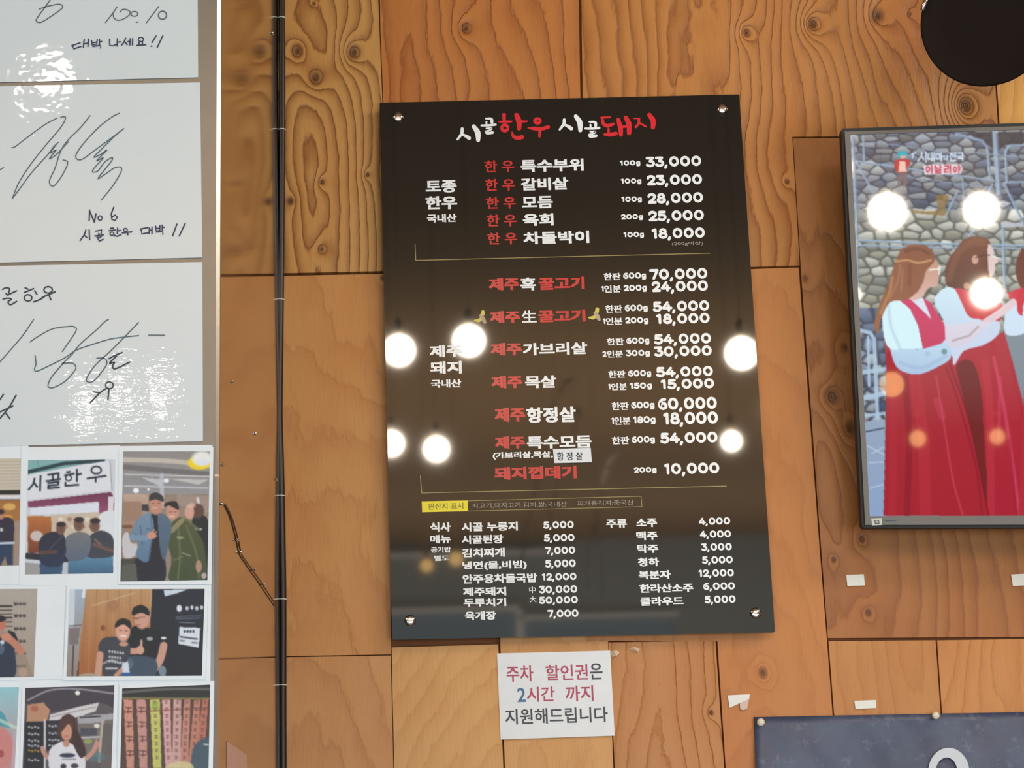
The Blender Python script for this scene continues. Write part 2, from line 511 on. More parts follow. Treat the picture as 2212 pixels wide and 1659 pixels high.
def flush_texts():
    tmp = []
    for t in _texts:
        c = bpy.data.curves.new('t', 'FONT'); c.body = t[1]; c.offset = 0.0; c.resolution_u = 2
        o = bpy.data.objects.new('t', c); C.objects.link(o); tmp.append(o)
    dg = bpy.context.evaluated_depsgraph_get()
    for o, t in zip(tmp, _texts):
        me = bpy.data.meshes.new_from_object(o.evaluated_get(dg))
        name, s, x0, x1, y0, y1, pf, m, parent, bold, slope = t
        n = len(me.vertices)
        co = np.empty(n * 3, np.float32); me.vertices.foreach_get('co', co); co = co.reshape(-1, 3)[:, :2]
        fs = [tuple(p.vertices) for p in me.polygons]
        bpy.data.meshes.remove(me)
        # bold: the glyph repeated at small shifts, so that strokes thicken without breaking
        e = max(0, bold - .004)
        sh = [(0, 0)] if e < .003 else [(e * a, e * b) for a in (-1, 0, 1) for b in (-.8, 0, .8)]
        allc = np.concatenate([co + np.array(q) for q in sh]); lay = np.repeat(np.arange(len(sh)), n)
        af = [tuple(v + k * n for v in f) for k in range(len(sh)) for f in fs]
        mn = allc.min(0); mx = allc.max(0)
        u = (allc[:, 0] - mn[0]) / (mx[0] - mn[0]); v = (mx[1] - allc[:, 1]) / (mx[1] - mn[1])
        sl = slope if slope is not None else -.0235 + .004 * (y0 - 210) / 1170
        h = y1 - y0
        px = x0 + u * (x1 - x0) + v * h * lean((x0 + x1) / 2)
        py = y0 + v * h + u * (x1 - x0) * sl
        nc = pf.many(px.astype(float), py.astype(float)); nc[:, 1] -= lay * 1.5e-5
        obj(name, nc, af, m, parent)
    for o in tmp:
        c = o.data; bpy.data.objects.remove(o); bpy.data.curves.remove(c)
    _texts.clear()


def _el(cx, cy, rx, ry, n=14):
    return [(cx + rx * math.sin(2 * math.pi * k / n), cy - ry * math.cos(2 * math.pi * k / n)) for k in range(n + 1)]


DIG = {'0': (1.03, [_el(.47, .5, .335, .37)]), '1': (.58, [[(.08, .22), (.3, .13)], [(.3, .13), (.3, .87)]]),
       '2': (.86, [[(.13, .30), (.2, .17), (.42, .12), (.64, .2), (.67, .36), (.56, .54), (.15, .87)], [(.15, .87), (.72, .87)]]),
       '3': (.86, [[(.12, .13), (.64, .13)], [(.64, .13), (.38, .43)], [(.38, .43), (.62, .48), (.71, .66), (.6, .82), (.36, .88), (.1, .79)]]),
       '4': (.94, [[(.5, .13), (.1, .64)], [(.1, .66), (.82, .66)], [(.6, .42), (.6, .87)]]),
       '5': (.86, [[(.66, .13), (.2, .13)], [(.2, .13), (.17, .45)], [(.17, .45), (.42, .41), (.66, .51), (.69, .68), (.56, .84), (.34, .88), (.1, .79)]]),
       '6': (.90, [[(.64, .15), (.4, .17), (.2, .34), (.14, .60), (.24, .8), (.43, .88), (.66, .8), (.72, .64), (.6, .48), (.4, .46), (.18, .58)]]),
       '7': (.82, [[(.08, .13), (.7, .13)], [(.7, .13), (.34, .87)]]),
       '8': (.88, [_el(.42, .31, .23, .18), _el(.42, .68, .30, .2)]),
       ',': (.42, [[(.14, .90), (.06, 1.08)]]), 'g': (.85, [_el(.36, .58, .23, .24), [(.6, .34), (.6, .9), (.5, 1.06), (.18, 1.04)]])}


def digits(name, s_, x0, x1, y0, y1, pf, m, parent, w=.25):
    """bold rounded numerals drawn as strokes, fitted to a box on the surface"""
    pen = 0.0; segs = []
    for ch in s_:
        adv, st = DIG[ch]
        for q in st: segs.append([(pen + a, b) for a, b in q])
        pen += adv
    pts_ = [p for q in segs for p in q]
    mx0, mx1 = min(p[0] for p in pts_) - w / 2, max(p[0] for p in pts_) + w / 2
    my0, my1 = min(p[1] for p in pts_) - w / 2, max(p[1] for p in pts_) + w / 2
    h = y1 - y0; sl = -.0235 + .004 * (y0 - 210) / 1170; ln = lean((x0 + x1) / 2)
    sx, sy = (x1 - x0) / (mx1 - mx0), h / (my1 - my0)
    lst = []
    for q in segs:
        lst.append([(x0 + (a - mx0) * sx + (b - my0) * sy * ln, y0 + (b - my0) * sy + (a - mx0) * sx * sl, w * (sx + sy) / 2) for a, b in q])
    o = strokes(name, lst, pf, m, parent)
    return o


# ------------------------------------------------------------------ the menu board
YB = -.022
board = tag(empty('menu_board'), 'large black glossy menu board with white and red Korean price list', 'menu board')
slab('panel', [(820, 224), (822, 222), (1594, 204), (1597, 206), (1674, 1363), (1671, 1366), (850, 1382), (847, 1379)], wallpt(YB), (0, .005, 0), m_board, board)
for sx, sy in ((860, 254), (1560, 237), (886, 1341), (1632, 1325)):
    c = P(sx, sy, YB)
    sc = lathe('screw', [(.0045, .021), (.0045, .006), (.0045, .0), (.0085, -.0005), (.0088, -.003), (.007, -.0052), (.003, -.006)], c, (0, 1, 0), m_chrome, board, 20)
    sc['label'] = 'chrome cap screw'
pb = wallpt(YB - .0006)
W, R_, G_ = m_white, m_red, m_grey
for i, (xa, ya, yb) in enumerate(((1046, 347, 373), (1047.5, 387, 413), (1049.5, 426, 452), (1051, 464, 490), (1052.5, 503, 529))):
    text('dish_text', '한 우', xa, xa + 64, ya, yb, pb, R_, board, .03)
for s, a, b_, c_, d_ in (('토종', 919, 986, 390, 417), ('한우', 919, 987, 424.5, 453), ('국내산', 922, 986, 463, 481),
                         ('특수부위', 1124, 1260, 345.5, 372), ('갈비살', 1125, 1227, 385, 412), ('모듬', 1127, 1193.5, 424.5, 451),
                         ('육회', 1129, 1195, 462, 488.5), ('차돌박이', 1130, 1272, 501, 528),
                         ('흑', 1123, 1157, 600, 628), ('가브리살', 1129, 1268, 741.5, 768), ('목살', 1133.4, 1201, 812, 839),
                         ('항정살', 1136.4, 1243, 880, 914), ('특수모듬', 1137.6, 1277, 943, 970), ('(가브리살,목살,', 1064, 1194, 977, 993),
                         ('제주', 928, 998, 746, 772), ('돼지', 929, 997, 781, 808), ('국내산', 930.6, 996, 820, 838),
                         ('식사', 929, 973.6, 1128.5, 1149), ('메뉴', 929, 974, 1156, 1174), ('공기밥', 930.6, 973.6, 1181.5, 1194), ('별도', 937.6, 970, 1200, 1212),
                         ('시골 누룽지', 997, 1118, 1129, 1148.5), ('시골된장', 997, 1087, 1156.5, 1175.5), ('김치찌개', 998, 1090, 1185, 1204.5),
                         ('냉면(물,비빔)', 998.7, 1137.5, 1213, 1232.5), ('안주용차돌국밥', 998.7, 1160, 1241, 1261), ('제주돼지', 1000, 1093, 1269.5, 1288),
                         ('두루치기', 1001, 1093, 1293, 1311), ('육개장', 1003.7, 1071.5, 1321, 1340),
                         ('주류', 1309, 1353.7, 1122, 1140.5), ('소주', 1374, 1418.8, 1120.5, 1139), ('맥주', 1374, 1420, 1148.5, 1167), ('탁주', 1376, 1421.6, 1176.5, 1195),
                         ('청하', 1377.5, 1423, 1205, 1224), ('복분자', 1379, 1448.4, 1233, 1251.5), ('한라산소주', 1381, 1497, 1262, 1281), ('클라우드', 1382.6, 1476, 1290, 1309)):
    text('dish_text', s, a, b_, c_, d_, pb, W, board, .042)
text('dish_text', '生', 1127, 1158.5, 671, 697, pb, W, board, .02)
text('dish_text', '中', 1142.6, 1156.8, 1267, 1281.5, pb, W, board, .01)
text('dish_text', '大', 1143.4, 1158.4, 1288, 1301.5, pb, W, board, .01)
for s, a, b_, c_, d_ in (('제주', 1055.5, 1121, 601, 628), ('꿀고기', 1163, 1262, 599.5, 627), ('제주', 1057.5, 1123, 672.5, 698.5), ('꿀고기', 1162, 1264, 670.5, 697),
                         ('제주', 1059, 1127, 741.5, 768.5), ('제주', 1061, 1128, 812.5, 839.5), ('제주', 1068, 1134, 881, 912), ('제주', 1069, 1133.4, 943, 970),
                         ('돼지껍데기', 1067.5, 1245, 1009.5, 1037)):
    text('dish_text', s, a, b_, c_, d_, pb, R_, board, .052)
for s, a, b_, c_, d_ in (('33,000', 1394, 1513.6, 339.5, 365.5), ('23,000', 1396.4, 1515.5, 379, 405), ('28,000', 1398, 1517.6, 418, 444.5), ('25,000', 1399.8, 1519.4, 456, 482.5),
                         ('18,000', 1407, 1521.5, 494, 520.5), ('70,000', 1402, 1526.8, 582, 609), ('24,000', 1407, 1528, 608.5, 635.5), ('54,000', 1409, 1531, 652, 678),
                         ('18,000', 1416.5, 1532, 678.5, 704.5), ('54,000', 1411.7, 1535, 722.5, 748.5), ('30,000', 1412, 1536.5, 749, 775), ('54,000', 1416, 1539, 793.5, 819),
                         ('15,000', 1426.4, 1541.6, 820, 845), ('60,000', 1421, 1547, 860, 891), ('18,000', 1432, 1549.5, 891.5, 923), ('54,000', 1425, 1548.7, 935.5, 963), ('10,000', 1434, 1552.6, 1001.5, 1029.5)):
    digits('price_text', s, a, b_, c_ - .5, d_ + .5, pb, W, board)
for s, a, b_, c_, d_ in (('100g', 1338.6, 1382.7, 347, 360), ('100g', 1340.7, 1385, 386, 399), ('100g', 1342, 1386, 425, 438.5), ('200g', 1341, 1388.5, 463, 476.5), ('100g', 1346.5, 1390.6, 501.5, 515),
                         ('한판 600g', 1303.6, 1395, 590, 605.5), ('1인분 200g', 1298.7, 1396.5, 616.5, 632), ('한판 600g', 1307, 1398.5, 659.5, 675.5), ('1인분 200g', 1302, 1400, 686.5, 702),
                         ('한판 600g', 1310.5, 1402, 730.5, 746), ('2인분 300g', 1301, 1403.4, 757.5, 772.5), ('한판 600g', 1313.5, 1406, 801, 816.5), ('1인분 150g', 1313.5, 1407.6, 828, 843),
                         ('한판 600g', 1320.6, 1413, 869, 886), ('1인분 180g', 1320.6, 1415.4, 900.5, 918), ('한판 600g', 1321.4, 1414, 943.5, 960), ('200g', 1369, 1417.8, 1009.5, 1023.5)):
    if ' ' not in s:
        digits('weight_text', s, a, b_, c_, d_, pb, W, board, .26)
        continue
    ko, dg_ = s.split(' ')
    wd = (b_ - a); sp_ = a + wd * (.425 if ko[0] == '한' else .455)
    xk = a
    if ko[0] in '12':
        digits('weight_text', ko[0], a, a + wd * (.05 if ko[0] == '1' else .085), c_ + 1, d_ - 1.5, pb, W, board, .26); xk = a + wd * (.06 if ko[0] == '1' else .095); ko = ko[1:]
    text('weight_text', ko, xk, a + wd * (.40 if sp_ < a + wd * .44 else .43), c_, d_, pb, W, board, .034)
    digits('weight_text', dg_, sp_ + wd * .035, b_, c_ - 1.0, d_ - .4, pb, W, board, .26)
for s, a, b_, c_, d_ in (('5,000', 1173, 1238.7, 1127, 1145), ('5,000', 1174.3, 1240.4, 1155, 1173), ('7,000', 1177, 1242, 1182, 1200.5), ('5,000', 1177, 1243, 1210, 1229), ('12,000', 1170, 1244.6, 1239, 1257),
                         ('30,000', 1164, 1246, 1266, 1285), ('50,000', 1164, 1247.6, 1289.5, 1307.5), ('7,000', 1182, 1248.8, 1318, 1337),
                         ('4,000', 1509, 1576.4, 1119, 1137), ('4,000', 1511.3, 1578, 1147, 1165), ('3,000', 1514, 1580, 1174.5, 1193), ('5,000', 1515.7, 1582, 1202.5, 1221),
                         ('12,000', 1508.4, 1584.4, 1231, 1249.5), ('6,000', 1518.6, 1586.6, 1259.5, 1277.5), ('5,000', 1521.5, 1588, 1287.5, 1306.5)):
    digits('price_text', s, a, b_, c_ - .5, d_ + .5, pb, W, board)
text('weight_text', '(200g이상)', 1451, 1518.6, 522.5, 531.5, pb, G_, board, .01)
# painted title
A1 = ((970, 230), 9.217); A2 = ((1190, 230), 9.217)
strokes('title_text', [[(262, 445, 62), (252, 540, 62), (170, 655, 42)], [(270, 560, 45), (335, 590, 62), (400, 630, 76)], [(490, 395, 78), (570, 520, 108), (580, 670, 80)],
                       [(735, 240, 36), (840, 250, 55), (852, 315, 62)], [(745, 305, 36), (745, 370, 36)], [(645, 380, 40), (780, 378, 46), (925, 362, 48)],
                       [(745, 437, 34), (845, 440, 42), (800, 480, 34), (735, 500, 42), (765, 535, 50), (865, 520, 56)]], pb, W, board, *A1)
strokes('title_text', [[(1095, 165, 76), (1098, 290, 60)], [(995, 305, 34), (1100, 303, 48), (1245, 300, 34)], ring(1110, 428, 60, 62), [(1345, 175, 95), (1392, 300, 108), (1395, 440, 86)],
                       [(1455, 300, 46), (1560, 297, 28)], [(1255, 515, 34), (1285, 600, 66), (1370, 628, 84), (1455, 612, 84)],
                       ring(1760, 290, 54, 62, 44), [(1575, 430, 28), (1700, 442, 74), (1850, 445, 74), (1975, 410, 72)], [(1812, 455, 66), (1800, 600, 48)]], pb, m_red2, board, *A1)
strokes('title_text', [[(265, 265, 60), (255, 350, 60), (175, 460, 42)], [(280, 365, 45), (340, 395, 62), (405, 440, 76)], [(495, 195, 78), (575, 320, 108), (585, 475, 80)],
                       [(765, 305, 34), (880, 318, 55), (890, 385, 58)], [(787, 365, 38), (790, 425, 38)], [(685, 440, 40), (820, 442, 46), (960, 428, 50)],
                       [(785, 503, 34), (885, 508, 44), (830, 545, 34), (765, 565, 42), (790, 600, 52), (900, 585, 58)]], pb, W, board, *A2)
strokes('title_text', [[(1005, 222, 44), (1180, 215, 38)], [(1020, 240, 52), (1050, 350, 68), (1130, 385, 74), (1245, 350, 58)], [(1148, 450, 48), (1148, 530, 48)],
                       [(1065, 558, 46), (1180, 562, 82), (1295, 540, 74)], [(1340, 265, 76), (1382, 420, 98), (1395, 565, 76)], [(1400, 408, 52), (1510, 398, 52)], [(1492, 225, 86), (1555, 360, 104), (1555, 535, 86)],
                       [(1640, 240, 22), (1765, 240, 34)], [(1750, 262, 48), (1745, 340, 50), (1690, 410, 52)], [(1765, 330, 40), (1890, 402, 40)], [(1960, 170, 88), (2035, 290, 104), (2030, 420, 82)]], pb, m_red2, board, *A2)
# ruled lines and boxes
strokes('ruled_line', [[(896.5, 527), (898, 562.5)], [(898, 562.5), (1534, 547)]], pb, m_line, board, w=1.7, smooth=False)
strokes('ruled_line', [[(908, 1028), (911, 1065)], [(911, 1065), (1569, 1050)]], pb, m_line, board, w=1.7, smooth=False)
strokes('label_box', [[(1011, 1082), (1384.6, 1072)], [(1384.6, 1072), (1387, 1094.6)], [(1387, 1094.6), (1011, 1104)]], pb, m_line, board, w=1.4, smooth=False)
slab('yellow_label', [(911, 1083), (1010, 1081), (1011, 1104), (912, 1106.5)], pb, (0, .0003, 0), m_yellow, board)
pb2 = wallpt(YB - .0012)
text('origin_text', '원산지 표시', 924.6, 1000.7, 1087, 1101, pb2, m_olive, board, .01)
text('origin_text', '쇠고기,돼지고기,김치,쌀:국내산', 1020, 1224, 1087, 1099, pb, G_, board, .0)
text('origin_text', '찌개용김치:중국산', 1247, 1368.5, 1082, 1093, pb, G_, board, .0)
m_icon = mat('pale_yellow_print', srgb(214, 200, 90), .4); m_icon2 = mat('dusky_print', srgb(180, 160, 140), .4)
for ox, oy in ((1010, 560), (1256.9, 554)):
    strokes('hand_icon', [[(245, 840, 60), (240, 880, 60)], [(110, 975, 22), (180, 975, 60), (205, 950, 40)]], pb, m_icon, board, (ox, oy), 7.373)
    strokes('hand_icon', [[(215, 900, 60), (250, 960, 70), (275, 1005, 50)]], pb, m_icon2, board, (ox, oy), 7.373)
# white correction sticker with a handwritten name of a cut
stick = slab('sticker', [(1194.4, 970), (1276, 967.4), (1278.6, 998.5), (1197.5, 1000.4)], wallpt(YB - .0022), (0, .001, 0), m_paper)
tag(stick, 'small white paper sticker with three handwritten characters stuck on the black menu board', 'sticker')
text('handwriting', '항 정 살', 1203, 1258, 977, 995, wallpt(YB - .0027), m_dark, stick, .02)


# ------------------------------------------------------------------ printed pictures (computed colour per vertex of a fine grid)
class Canvas:
    def __init__(s, quad, ns, nt, base, svals=None):
        (tl, tr, br, bl) = [np.array(q, float) for q in quad]
        S = (np.linspace(0, 1, ns) if svals is None else np.asarray(svals))[None, :, None]
        T = np.linspace(0, 1, nt)[:, None, None]
        XY = (1 - T) * ((1 - S) * tl + S * tr) + T * ((1 - S) * bl + S * br)
        s.X, s.Y = XY[..., 0], XY[..., 1]
        s.c = np.zeros(s.X.shape + (3,)) + np.array(base, float)
        s.org = (0, 0); s.s = 1.0

    def z(s, org, sc): s.org, s.s = org, sc; return s

    def _pt(s, pts):
        a = np.array(pts, float); return np.stack([s.org[0] + a[:, 0] / s.s, s.org[1] + a[:, 1] / s.s], 1)

    def put(s, m, col, a=1.0):
        m = (m * a)[..., None]; s.c = s.c * (1 - m) + np.array(col, float) * m; return s

    def poly(s, pts, col, a=1.0, smooth=True, col2=None):
        p = s._pt(pts)
        if smooth and len(p) > 4: p = spline(p, 5, True)
        X, Y = s.X, s.Y; inside = np.zeros(X.shape, bool); n = len(p)
        bb = (X >= p[:, 0].min()) & (X <= p[:, 0].max()) & (Y >= p[:, 1].min()) & (Y <= p[:, 1].max())
        xs, ys = X[bb], Y[bb]; ins = np.zeros(xs.shape, bool)
        for i in range(n):
            x1, y1 = p[i]; x2, y2 = p[(i + 1) % n]
            if y1 == y2: continue
            cnd = ((y1 > ys) != (y2 > ys)) & (xs < (x2 - x1) * (ys - y1) / (y2 - y1) + x1)
            ins ^= cnd
        inside[bb] = ins
        if col2 is not None:
            t = np.clip((Y - p[:, 1].min()) / max(1e-6, np.ptp(p[:, 1])), 0, 1)[..., None]
            cc = np.array(col, float) * (1 - t) + np.array(col2, float) * t
            m = (inside * a)[..., None]; s.c = s.c * (1 - m) + cc * m
        else:
            s.put(inside.astype(float), col, a)
        return s

    def ell(s, cx, cy, rx, ry, col, a=1.0, soft=.12):
        cx, cy, rx, ry = s.org[0] + cx / s.s, s.org[1] + cy / s.s, rx / s.s, ry / s.s
        d = np.sqrt(((s.X - cx) / rx) ** 2 + ((s.Y - cy) / ry) ** 2)
        return s.put(np.clip((1 + soft - d) / (2 * soft), 0, 1), col, a)

    def line(s, pts, w, col, a=1.0, smooth=False):
        p = s._pt(pts); w = w / s.s
        if smooth and len(p) > 2: p = spline(p, 5)
        best = np.full(s.X.shape, 1e9)
        for (x1, y1), (x2, y2) in zip(p[:-1], p[1:]):
            dx, dy = x2 - x1, y2 - y1; L = dx * dx + dy * dy + 1e-9
            t = np.clip(((s.X - x1) * dx + (s.Y - y1) * dy) / L, 0, 1)
            best = np.minimum(best, np.hypot(s.X - x1 - t * dx, s.Y - y1 - t * dy))
        return s.put(np.clip(w / 2 + .5 - best, 0, 1), col, a)

    def noise(s, amp, k=1):
        n = RNG.normal(0, 1, s.X.shape)
        for _ in range(k): n = (n + np.roll(n, 1, 0) + np.roll(n, 1, 1) + np.roll(n, -1, 0)) / 2.6
        s.c = s.c + n[..., None] * amp; return s

    def blur(s, k=1):
        for _ in range(k):
            p = np.pad(s.c, ((1, 1), (1, 1), (0, 0)), 'edge')
            s.c = (4 * s.c + 2 * (p[:-2, 1:-1] + p[2:, 1:-1] + p[1:-1, :-2] + p[1:-1, 2:]) + p[:-2, :-2] + p[2:, 2:] + p[:-2, 2:] + p[2:, :-2]) / 16
        return s

    def build(s, name, pf, m, parent):
        h, w = s.X.shape
        V = pf.many(s.X.ravel(), s.Y.ravel()).astype(np.float32)
        me = bpy.data.meshes.new(name)
        idx = np.arange(h * w).reshape(h, w)
        q = np.stack([idx[:-1, :-1], idx[1:, :-1], idx[1:, 1:], idx[:-1, 1:]], -1).reshape(-1, 4)
        me.vertices.add(h * w); me.vertices.foreach_set('co', V.ravel())
        me.loops.add(q.size); me.loops.foreach_set('vertex_index', q.ravel().astype(np.int32))
        me.polygons.add(len(q)); me.polygons.foreach_set('loop_start', np.arange(0, q.size, 4, dtype=np.int32))
        me.polygons.foreach_set('loop_total', np.full(len(q), 4, np.int32))
        me.update()
        c = np.clip(s.c, 0, 255) / 255.
        lin = np.where(c <= .04045, c / 12.92, ((c + .055) / 1.055) ** 2.4)
        at = me.color_attributes.new('print', 'FLOAT_COLOR', 'POINT')
        at.data.foreach_set('color', np.concatenate([lin, np.ones(lin.shape[:2] + (1,))], -1).astype(np.float32).ravel())
        me.materials.append(m)
        o = bpy.data.objects.new(name, me); C.objects.link(o); o.parent = parent
        return o


def stones(cv, region, nx, ny, cols, mortar, thick=.16, ax=.62):
    """coursed rubble: jittered cells with dark joints"""
    x0, y0, x1, y1 = region
    gx, gy = np.meshgrid(np.linspace(x0, x1, nx), np.linspace(y0, y1, ny))
    sx, sy = (x1 - x0) / nx, (y1 - y0) / ny
    gx = gx + (np.arange(ny)[:, None] % 2) * sx / 2 + RNG.uniform(-.38, .38, gx.shape) * sx; gy = gy + RNG.uniform(-.32, .32, gy.shape) * sy
    gx, gy = gx.ravel(), gy.ravel()
    X, Y = cv.X, cv.Y; F1 = np.full(X.shape, 1e9); F2 = F1.copy(); I = np.zeros(X.shape, int)
    for i in range(len(gx)):
        d = np.hypot((X - gx[i]) * ax, Y - gy[i])
        near = d < F1; F2 = np.where(near, F1, np.minimum(F2, d)); I = np.where(near, i, I); F1 = np.where(near, d, F1)
    cc = np.array(cols, float)[RNG.integers(0, len(cols), len(gx))] + RNG.normal(0, 9, (len(gx), 1))
    e = np.clip((F2 - F1) / (sy * thick * 2), 0, 1)[..., None]
    top = np.clip(.5 + (gy[I] - Y) / sy, 0, 1)[..., None]
    st = cc[I] * (.82 + .3 * top)
    m = ((X >= x0 - sx) & (X <= x1 + sx) & (Y >= y0 - sy) & (Y <= y1 + sy))[..., None]
    cv.c = np.where(m, st * e + np.array(mortar, float) * (1 - e), cv.c)


# ------------------------------------------------------------------ television
tal, tbe = math.radians(5.5), math.radians(3)
TN = np.array([-math.sin(tbe) * math.cos(tal), -math.cos(tbe) * math.cos(tal), -math.sin(tal)])
TP0 = P(1821, 281, -.15)


def tvp(off=0.0):
    return Plane(TP0 + TN * off, TN)


tv = tag(empty('television'), 'flat television with thin grey bezel showing women in red dresses on the wooden wall', 'television')
TX = 3290
o_tl, o_tr, o_br, o_bl = (1824.5, 284), (TX - 6, 240), (TX + 24, 1131), (1869, 1134)
s_tl, s_tr, s_br, s_bl = (1836.5, 290.5), (TX - 20, 251), (TX + 12, 1110), (1879, 1115)
t0 = tvp(0)
slab('housing', [(1817.5, 281), (1821, 277.5), (TX, 232.5), (TX + 32, 1136.5), (1867, 1140.5), (1862, 1135)], tvp(-.006), -TN * .026, m_black, tv)
pts = [t0(*q) for q in (o_tl, o_tr, o_br, o_bl)] + [t0(*q) for q in (s_tl, s_tr, s_br, s_bl)]
obj('bezel', pts + [p - TN * .008 for p in pts], [(0, 4, 5, 1), (1, 5, 6, 2), (2, 6, 7, 3), (3, 7, 4, 0), (4, 12, 13, 5), (5, 13, 14, 6), (6, 14, 15, 7), (7, 15, 12, 4),
                                                  (0, 1, 9, 8), (1, 2, 10, 9), (2, 3, 11, 10), (3, 0, 8, 11)], m_bezel, tv)
br0 = P(2300, 700, -.11)
box('wall_bracket', (br0[0] - .15, -.115, br0[2] - .12), (br0[0] + .15, -.001, br0[2] + .12), m_black, tv)
slab('panel_label', [(1882, 1120), (1905, 1119), (1906, 1134), (1884, 1135)], tvp(.0006), -TN * .0005, mat('label_white', srgb(196, 198, 186), .5), tv)
slab('panel_label', [(1907, 1121), (1940, 1120), (1941, 1133), (1908, 1134)], tvp(.0006), -TN * .0005, mat('label_grey', srgb(96, 104, 98), .5), tv)
strokes('label_mark', [[(1890, 1124), (1898, 1124)], [(1898, 1124), (1899, 1131)], [(1899, 1131), (1891, 1131)], [(1891, 1131), (1890, 1124)], [(1893, 1128), (1896, 1128)],
                       [(1912, 1125), (1936, 1124)]], tvp(.0012), m_dark, tv, w=1.6, smooth=False)

cut = (2240 - 1836.5) / (TX - 20 - 1836.5)
sv = np.concatenate([np.linspace(0, cut, 262), np.linspace(cut, 1, 90)[1:]])
cv = Canvas((s_tl, s_tr, s_br, s_bl), 0, 540, (128, 140, 150), sv)
stones(cv, (1830, 285, 2260, 470), 13, 14, [(112, 124, 142), (140, 150, 160), (96, 108, 128), (128, 134, 140), (150, 156, 160)], (52, 58, 74))
stones(cv, (1830, 470, 2260, 700), 14, 13, [(176, 178, 168), (160, 162, 152), (190, 190, 182), (150, 148, 134), (138, 140, 136)], (78, 80, 74))
stones(cv, (2260, 270, 3300, 700), 26, 22, [(130, 140, 150), (160, 162, 158), (110, 118, 130)], (60, 64, 74))
Z2 = ((1800, 260), 3.607); Z3 = ((1800, 700), 3.607)
cv.z(*Z2)
cv.poly([(1040, 90), (1486, 90), (1486, 210), (1330, 190), (1290, 240), (1120, 150)], (52, 56, 66), .85, False)
cv.poly([(800, 590), (900, 590), (870, 690), (900, 740), (820, 740), (620, 720), (640, 700), (810, 700)], (140, 112, 66), .8)
PIPE = (160, 184, 208)
for p, w in (([(150, 120), (178, 700), (195, 1640)], 26), ([(235, 120), (240, 310)], 18), ([(180, 320), (560, 375), (960, 430), (1250, 472)], 18), ([(180, 320), (310, 560)], 20),
             ([(1260, 90), (1290, 560)], 46), ([(1320, 800), (1335, 1290)], 26), ([(960, 110), (1160, 160), (1200, 210), (1222, 460)], 22), ([(1486, 195), (1370, 200), (1342, 240), (1352, 480)], 22),
             ([(970, 550), (870, 760)], 16), ([(1240, 500), (1200, 580)], 16), ([(1330, 490), (1486, 810)], 22), ([(190, 935), (700, 958), (1486, 978)], 20), ([(190, 975), (700, 990), (1486, 1000)], 16),
             ([(1060, 250), (1486, 290)], 10), ([(1110, 840), (1060, 900)], 18), ([(300, 170), (900, 250)], 8), ([(570, 440), (1240, 530)], 8), ([(1486, 480), (1340, 485)], 20), ([(1010, 450), (1015, 620)], 12)):
    cv.line(p, w, PIPE, .85)
    cv.line([(a + w * .35, b + w * .3) for a, b in p], max(4, w * .3), (70, 84, 110), .6)
cv.poly([(1310, 790), (1470, 800), (1486, 830), (1320, 830)], (190, 196, 210), .8, False)
# drawn host figure (simple) and captions
cv.ell(540, 268, 40, 30, (40, 170, 190)); cv.ell(545, 285, 26, 14, (220, 170, 160))
cv.poly([(480, 310), (540, 300), (600, 310), (600, 350), (575, 360), (575, 405), (500, 405), (475, 370)], (190, 50, 56), 1, False)
cv.poly([(515, 320), (560, 315), (572, 400), (508, 400)], (236, 196, 182), 1, False)
cv.poly([(500, 405), (575, 405), (575, 520), (545, 520), (540, 450), (525, 520), (500, 510)], (120, 104, 110), .8, False)
WT = (240, 248, 255)
cv.poly([(700, 350), (990, 340), (1010, 380), (990, 420), (710, 425)], (240, 226, 232), .85, False)
for p in ([(612, 262), (640, 255)], [(622, 262), (618, 290)],
          [(690, 250), (688, 275), (660, 318)], [(690, 280), (705, 305)], [(722, 248), (722, 325)],
          [(738, 262), (738, 302), (760, 300)], [(770, 252), (770, 316)], [(786, 250), (786, 318)], [(772, 282), (784, 282)],
          [(800, 262), (800, 300), (828, 300), (828, 262), (800, 262)], [(842, 252), (842, 316)], [(842, 282), (852, 282)],
          [(866, 275), (866, 290)], [(862, 302), (880, 302)], [(888, 270), (888, 308)],
          [(908, 258), (938, 256)], [(924, 258), (908, 285)], [(924, 268), (938, 285)], [(952, 250), (952, 290)], [(940, 270), (952, 270)], [(916, 292), (916, 314), (955, 312)],
          [(970, 255), (1008, 253), (1008, 275)], [(966, 282), (1014, 280)], [(972, 296), (1008, 294), (1008, 314)]):
    cv.line(p, 15, (60, 110, 170), .55); cv.line(p, 9, WT, 1)
for p in ([(735, 360), (750, 372), (750, 390), (735, 405), (726, 390), (726, 372), (735, 360)], [(768, 350), (768, 412)],
          [(795, 352), (795, 375), (815, 372)], [(832, 348), (832, 380)], [(832, 364), (842, 364)], [(795, 388), (835, 384), (835, 396), (798, 400), (800, 414), (838, 410)],
          [(865, 356), (895, 354), (895, 378), (866, 382), (868, 404), (898, 400)], [(912, 350), (912, 412)],
          [(948, 362), (960, 374), (960, 390), (948, 402), (938, 390), (938, 372), (948, 362)], [(978, 348), (978, 410)], [(978, 370), (990, 370)], [(978, 386), (990, 386)]):
    cv.line(p, 9, (186, 40, 70), 1)
